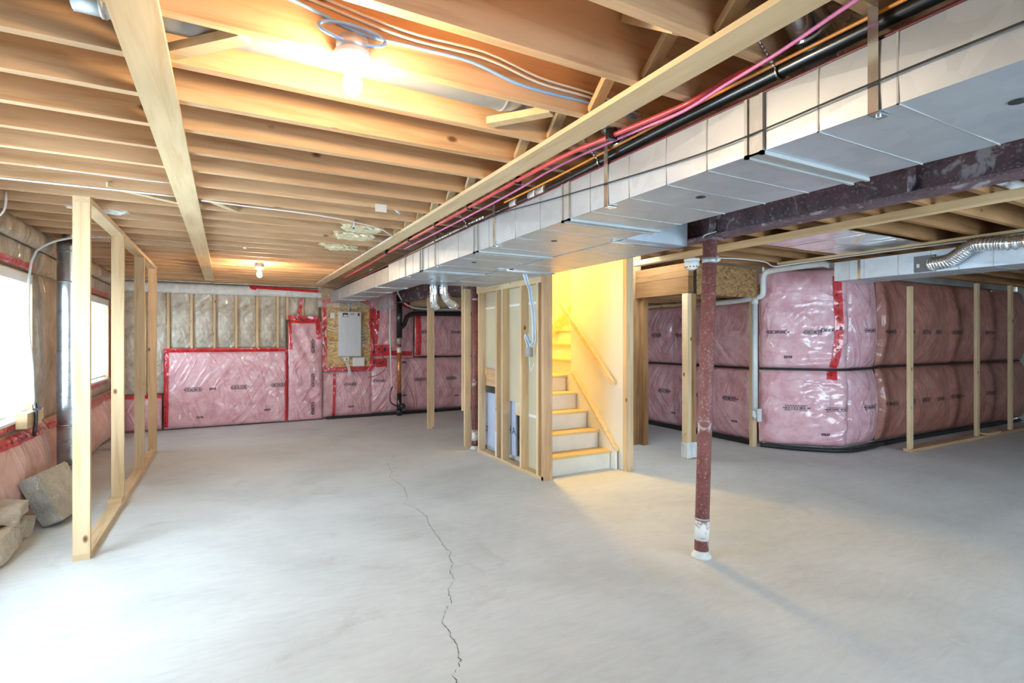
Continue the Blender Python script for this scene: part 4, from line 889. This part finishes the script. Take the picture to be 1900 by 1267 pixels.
ds = thing('drain_stack', (2.89, 9.86, 0), 'vertical drain stack with copper-coloured wrap and black ends', 'pipe')
sx, sy = 2.90, 9.86
tube('lower_pipe', [(sx, sy, 0), (sx, sy, .42)], .046, 'black', ds, n=20, curve=False); tube('cleanout', [(sx+.02, sy-.03, .17), (sx+.07, sy-.09, .19)], .05, 'black', ds, n=20, curve=False); tube('hub', [(sx, sy, .02), (sx, sy, .12)], .056, 'black', ds, n=20, curve=False)
tube('copper_wrap', [(sx, sy, .42), (sx, sy, 1.36)], .040, 'copper', ds, n=20, curve=False)
for k in range(14): tube('wrap_ridge', [(sx, sy, .46+.065*k), (sx, sy, .468+.065*k)], .0425, 'copper', ds, n=20, curve=False)
tube('white_band', [(sx, sy, 1.20), (sx, sy, 1.30)], .0435, 'white', ds, n=20, curve=False); tube('collar', [(sx, sy, 1.36), (sx, sy, 1.50)], .047, 'galv_dull', ds, n=20, curve=False)
tube('upper_pipe', [(sx, sy, 1.48), (sx, sy, 2.30)], .056, 'black', ds, n=20, curve=False); tube('branch', [(sx, sy, 1.66), (sx+.10, sy, 1.74), (sx+.15, sy, 1.88), (sx+.28, sy, 1.945), (sx+.6, sy, 1.955), (4.5, sy, 1.965)], .045, 'black', ds, n=16)
wire('conduit', 'thin white vertical pipe left of the drain stack', [(2.72, 9.84, 2.25), (2.72, 9.84, 1.4), (2.75, 9.84, .55)], .012, 'pvc', 'pipe')
wire('cable', 'black looped hose at the foot of the drain stack', [(2.76, 9.83, .56), (2.71, 9.82, .42), (2.73, 9.82, .26), (2.86, 9.83, .18)], .011, 'black', 'hose')
wire('conduit', 'white pipe curving from the duct end along back wall', [(2.80, 9.7, 2.42), (2.86, 9.7, 2.26), (3.02, 9.72, 2.10), (3.30, 9.75, 2.045), (3.8, 9.75, 2.04), (4.5, 9.75, 2.045)], .016, 'pvc', 'pipe')
tag(box('wood_header', (3.15, 9.9, 2.10), (4.7, 10.0, 2.30), 'studX'), 'short wood header on the back wall behind white pipe', 'header')
S = Surf([(1.42, 9.80), (2.10, 9.79), (2.75, 9.80)], 2.02, 2.395, .03, 71, wr=.03, fold=(1.0, 5.0))
blanket('vapour_barrier', 'clear plastic sheet hanging over the duct end above breaker panel', S, 'clearfilm', 'plastic sheet')
# ---------------------------------------------------------------- wires on the stud partition
PB = [(2.60, 4.50, 2.10), (2.66, 4.55, 2.02), (2.79, 4.72, 1.97), (2.84, 4.79, 1.90), (2.848, 4.755, 1.75), (2.848, 4.735, 1.5), (2.847, 4.735, 1.44), (2.846, 4.775, 1.40), (2.846, 4.85, 1.46), (2.846, 4.885, 1.51), (2.846, 4.90, 1.47), (2.846, 4.865, 1.42), (2.846, 4.84, 1.366)]
for k in range(3):
    wire('cable', ('first', 'second', 'third')[k]+' pale cable hanging from the duct beside the partition', [(x-.0128*k, y+.006*k, z) for x, y, z in PB], .0058, 'blue_wire' if k == 1 else 'white_wire')
xb = thing('outlet_box', (2.85, 4.84, 1.28), 'small steel outlet box dangling on cables at the partition', 'junction box'); box('box_body', (2.808, 4.80, 1.27), (2.858, 4.88, 1.37), 'galv_dull', xb, .003); tube('cable_tail', [(2.835, 4.84, 1.27), (2.835, 4.825, 1.17), (2.835, 4.80, 1.12), (2.84, 4.75, 1.20)], .005, 'white_wire', xb)
# ---------------------------------------------------------------- right side: pvc pipe, detectors, cables
pv = thing('white_pipe', (6.30, 4.75, .43), 'white plastic pipe climbing and turning over the corner bag', 'pipe')
tube('pipe_run', [(6.24, 4.66, .46), (6.24, 4.66, 1.2), (6.24, 4.66, 1.98)], .036, 'pvc', pv, n=18, curve=False)
tube('pipe_run', [(6.27, 5.6, 1.975), (6.255, 4.95, 1.99), (6.24, 4.68, 2.01), (6.235, 4.56, 2.03), (6.23, 4.53, 2.09), (6.23, 4.53, 2.24), (6.23, 4.50, 2.32), (6.23, 4.43, 2.345), (6.22, 4.1, 2.352), (6.20, 3.78, 2.35), (6.19, 3.70, 2.345), (6.19, 3.62, 2.31)], .036, 'pvc', pv, n=18)
tube('elbow', [(6.24, 4.66, .50), (6.24, 4.66, .43), (6.25, 4.62, .40)], .042, 'pvc', pv, n=18); tube('coupling', [(6.24, 4.66, 1.93), (6.24, 4.66, 2.0)], .041, 'pvc', pv, n=18, curve=False)
box('outlet_plate', (6.20, 4.58, .36), (6.27, 4.60, .53), 'white', pv, .003)
sa = thing('smoke_alarm', (4.60, 4.24, 2.36), 'white domed smoke alarm hanging left of the red column', 'smoke alarm')
lathe('mount', [(.03, .04), (.03, .0)], (4.60, 4.24, 2.36), 'galv_dull', sa); lathe('alarm_base', [(.085, 0), (.088, -.012), (.080, -.030)], (4.60, 4.24, 2.36), 'white', sa); lathe('alarm_dome', [(.078, -.03), (.082, -.045), (.080, -.08), (.06, -.105), (.035, -.125)], (4.60, 4.24, 2.36), 'white', sa)
boxes('alarm_grille', [((4.60+.07*math.cos(a)-.006, 4.24+.07*math.sin(a)-.006, 2.36-.097), (4.60+.07*math.cos(a)+.006, 4.24+.07*math.sin(a)+.006, 2.36-.088)) for a in [k*.52 for k in range(12)]], 'ink', sa)
lh = thing('lamp_holder', (4.83, 4.10, 2.36), 'unlit white lamp holder mostly hidden behind the red column', 'light')
lathe('box_body', [(.05, .04), (.05, .0)], (4.83, 4.12, 2.36), 'galv_dull', lh); lathe('holder', [(.062, 0), (.064, -.012), (.05, -.03), (.03, -.04)], (4.83, 4.12, 2.36), 'porcelain', lh)
wire('cable', 'white cable strung from lamp holder to the right strapping', [(4.85, 4.10, 2.37), (5.2, 4.05, 2.375), (5.6, 4.05, 2.37), (5.85, 4.10, 2.34), (5.99, 3.9, 2.361), (6.02, 3.2, 2.3665), (6.04, 2.0, 2.3672), (6.04, .5, 2.3672)], .007, 'white_wire')
for k, (y, m_) in enumerate(((1.136, 'galv_dull'), (1.462, 'pvc'))): wire('conduit', ('grey pipe', 'white pipe')[k]+' lying in the joist bay right of steel beam', [(3.3, y, 2.47), (5.5, y, 2.47), (8.0, y, 2.47)], .035, m_, 'pipe')
# ---------------------------------------------------------------- broken concrete by the left wall
def rock(name, c, size, rot, mat, label, seed, grp=None, amp=.02, mat2=None):
    bm = bmesh.new(); bmesh.ops.create_cube(bm, size=1.0); bmesh.ops.bevel(bm, geom=list(bm.edges), offset=.035, segments=2, affect='EDGES')
    bmesh.ops.subdivide_edges(bm, edges=list(bm.edges), cuts=3, use_grid_fill=True)
    for v in bm.verts:
        v.co = Vector((v.co.x*size[0], v.co.y*size[1], v.co.z*size[2])); q = v.co*9+Vector((seed*5.1, 0, 0)); v.co += Vector((noise.noise(q), noise.noise(q+Vector((7, 0, 0))), noise.noise(q+Vector((0, 9, 0)))))*amp
    me = bpy.data.meshes.new(name); bm.to_mesh(me); me.materials.append(M[mat])
    if mat2:
        me.materials.append(M[mat2])
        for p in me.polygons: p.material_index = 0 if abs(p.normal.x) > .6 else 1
    bm.free(); R = Euler(rot).to_matrix(); 
    o = bpy.data.objects.new(name, me); place(o, c, None); o.rotation_euler = rot
    lo = min((R @ v.co).z for v in me.vertices); o.location.z = c[2]-lo if c[2] < .05 else c[2]
    return tag(o, label, 'concrete', grp)
rock('concrete_slab', (-1.2175, 5.52, 0), (.13, .50, .40), (0, math.radians(-24), math.radians(-10)), 'stone', 'square tan concrete slab leaning on the salmon insulation', 1, amp=.008, mat2='stone_grey')
rock('concrete_chunk', (-1.350, 4.98, .236), (.15, .36, .08), (math.radians(4), math.radians(6), .06), 'stone', 'flat broken concrete chunk on top of the rubble pile', 2, amp=.025)
rock('concrete_chunk', (-1.345, 4.90, 0), (.14, .26, .16), (.05, .05, .08), 'stone', 'rounded concrete chunk under the flat broken piece', 3, amp=.03)
rock('concrete_chunk', (-1.305, 5.15, 0), (.09, .11, .14), (.1, .1, .1), 'stone', 'small concrete chunk tucked beside the leaning slab', 4, amp=.02)
rock('concrete_chunk', (-1.335, 4.604, 0), (.15, .28, .15), (.12, -.12, -.06), 'stone', 'wedge-shaped concrete piece lying apart on the floor', 5, amp=.018)
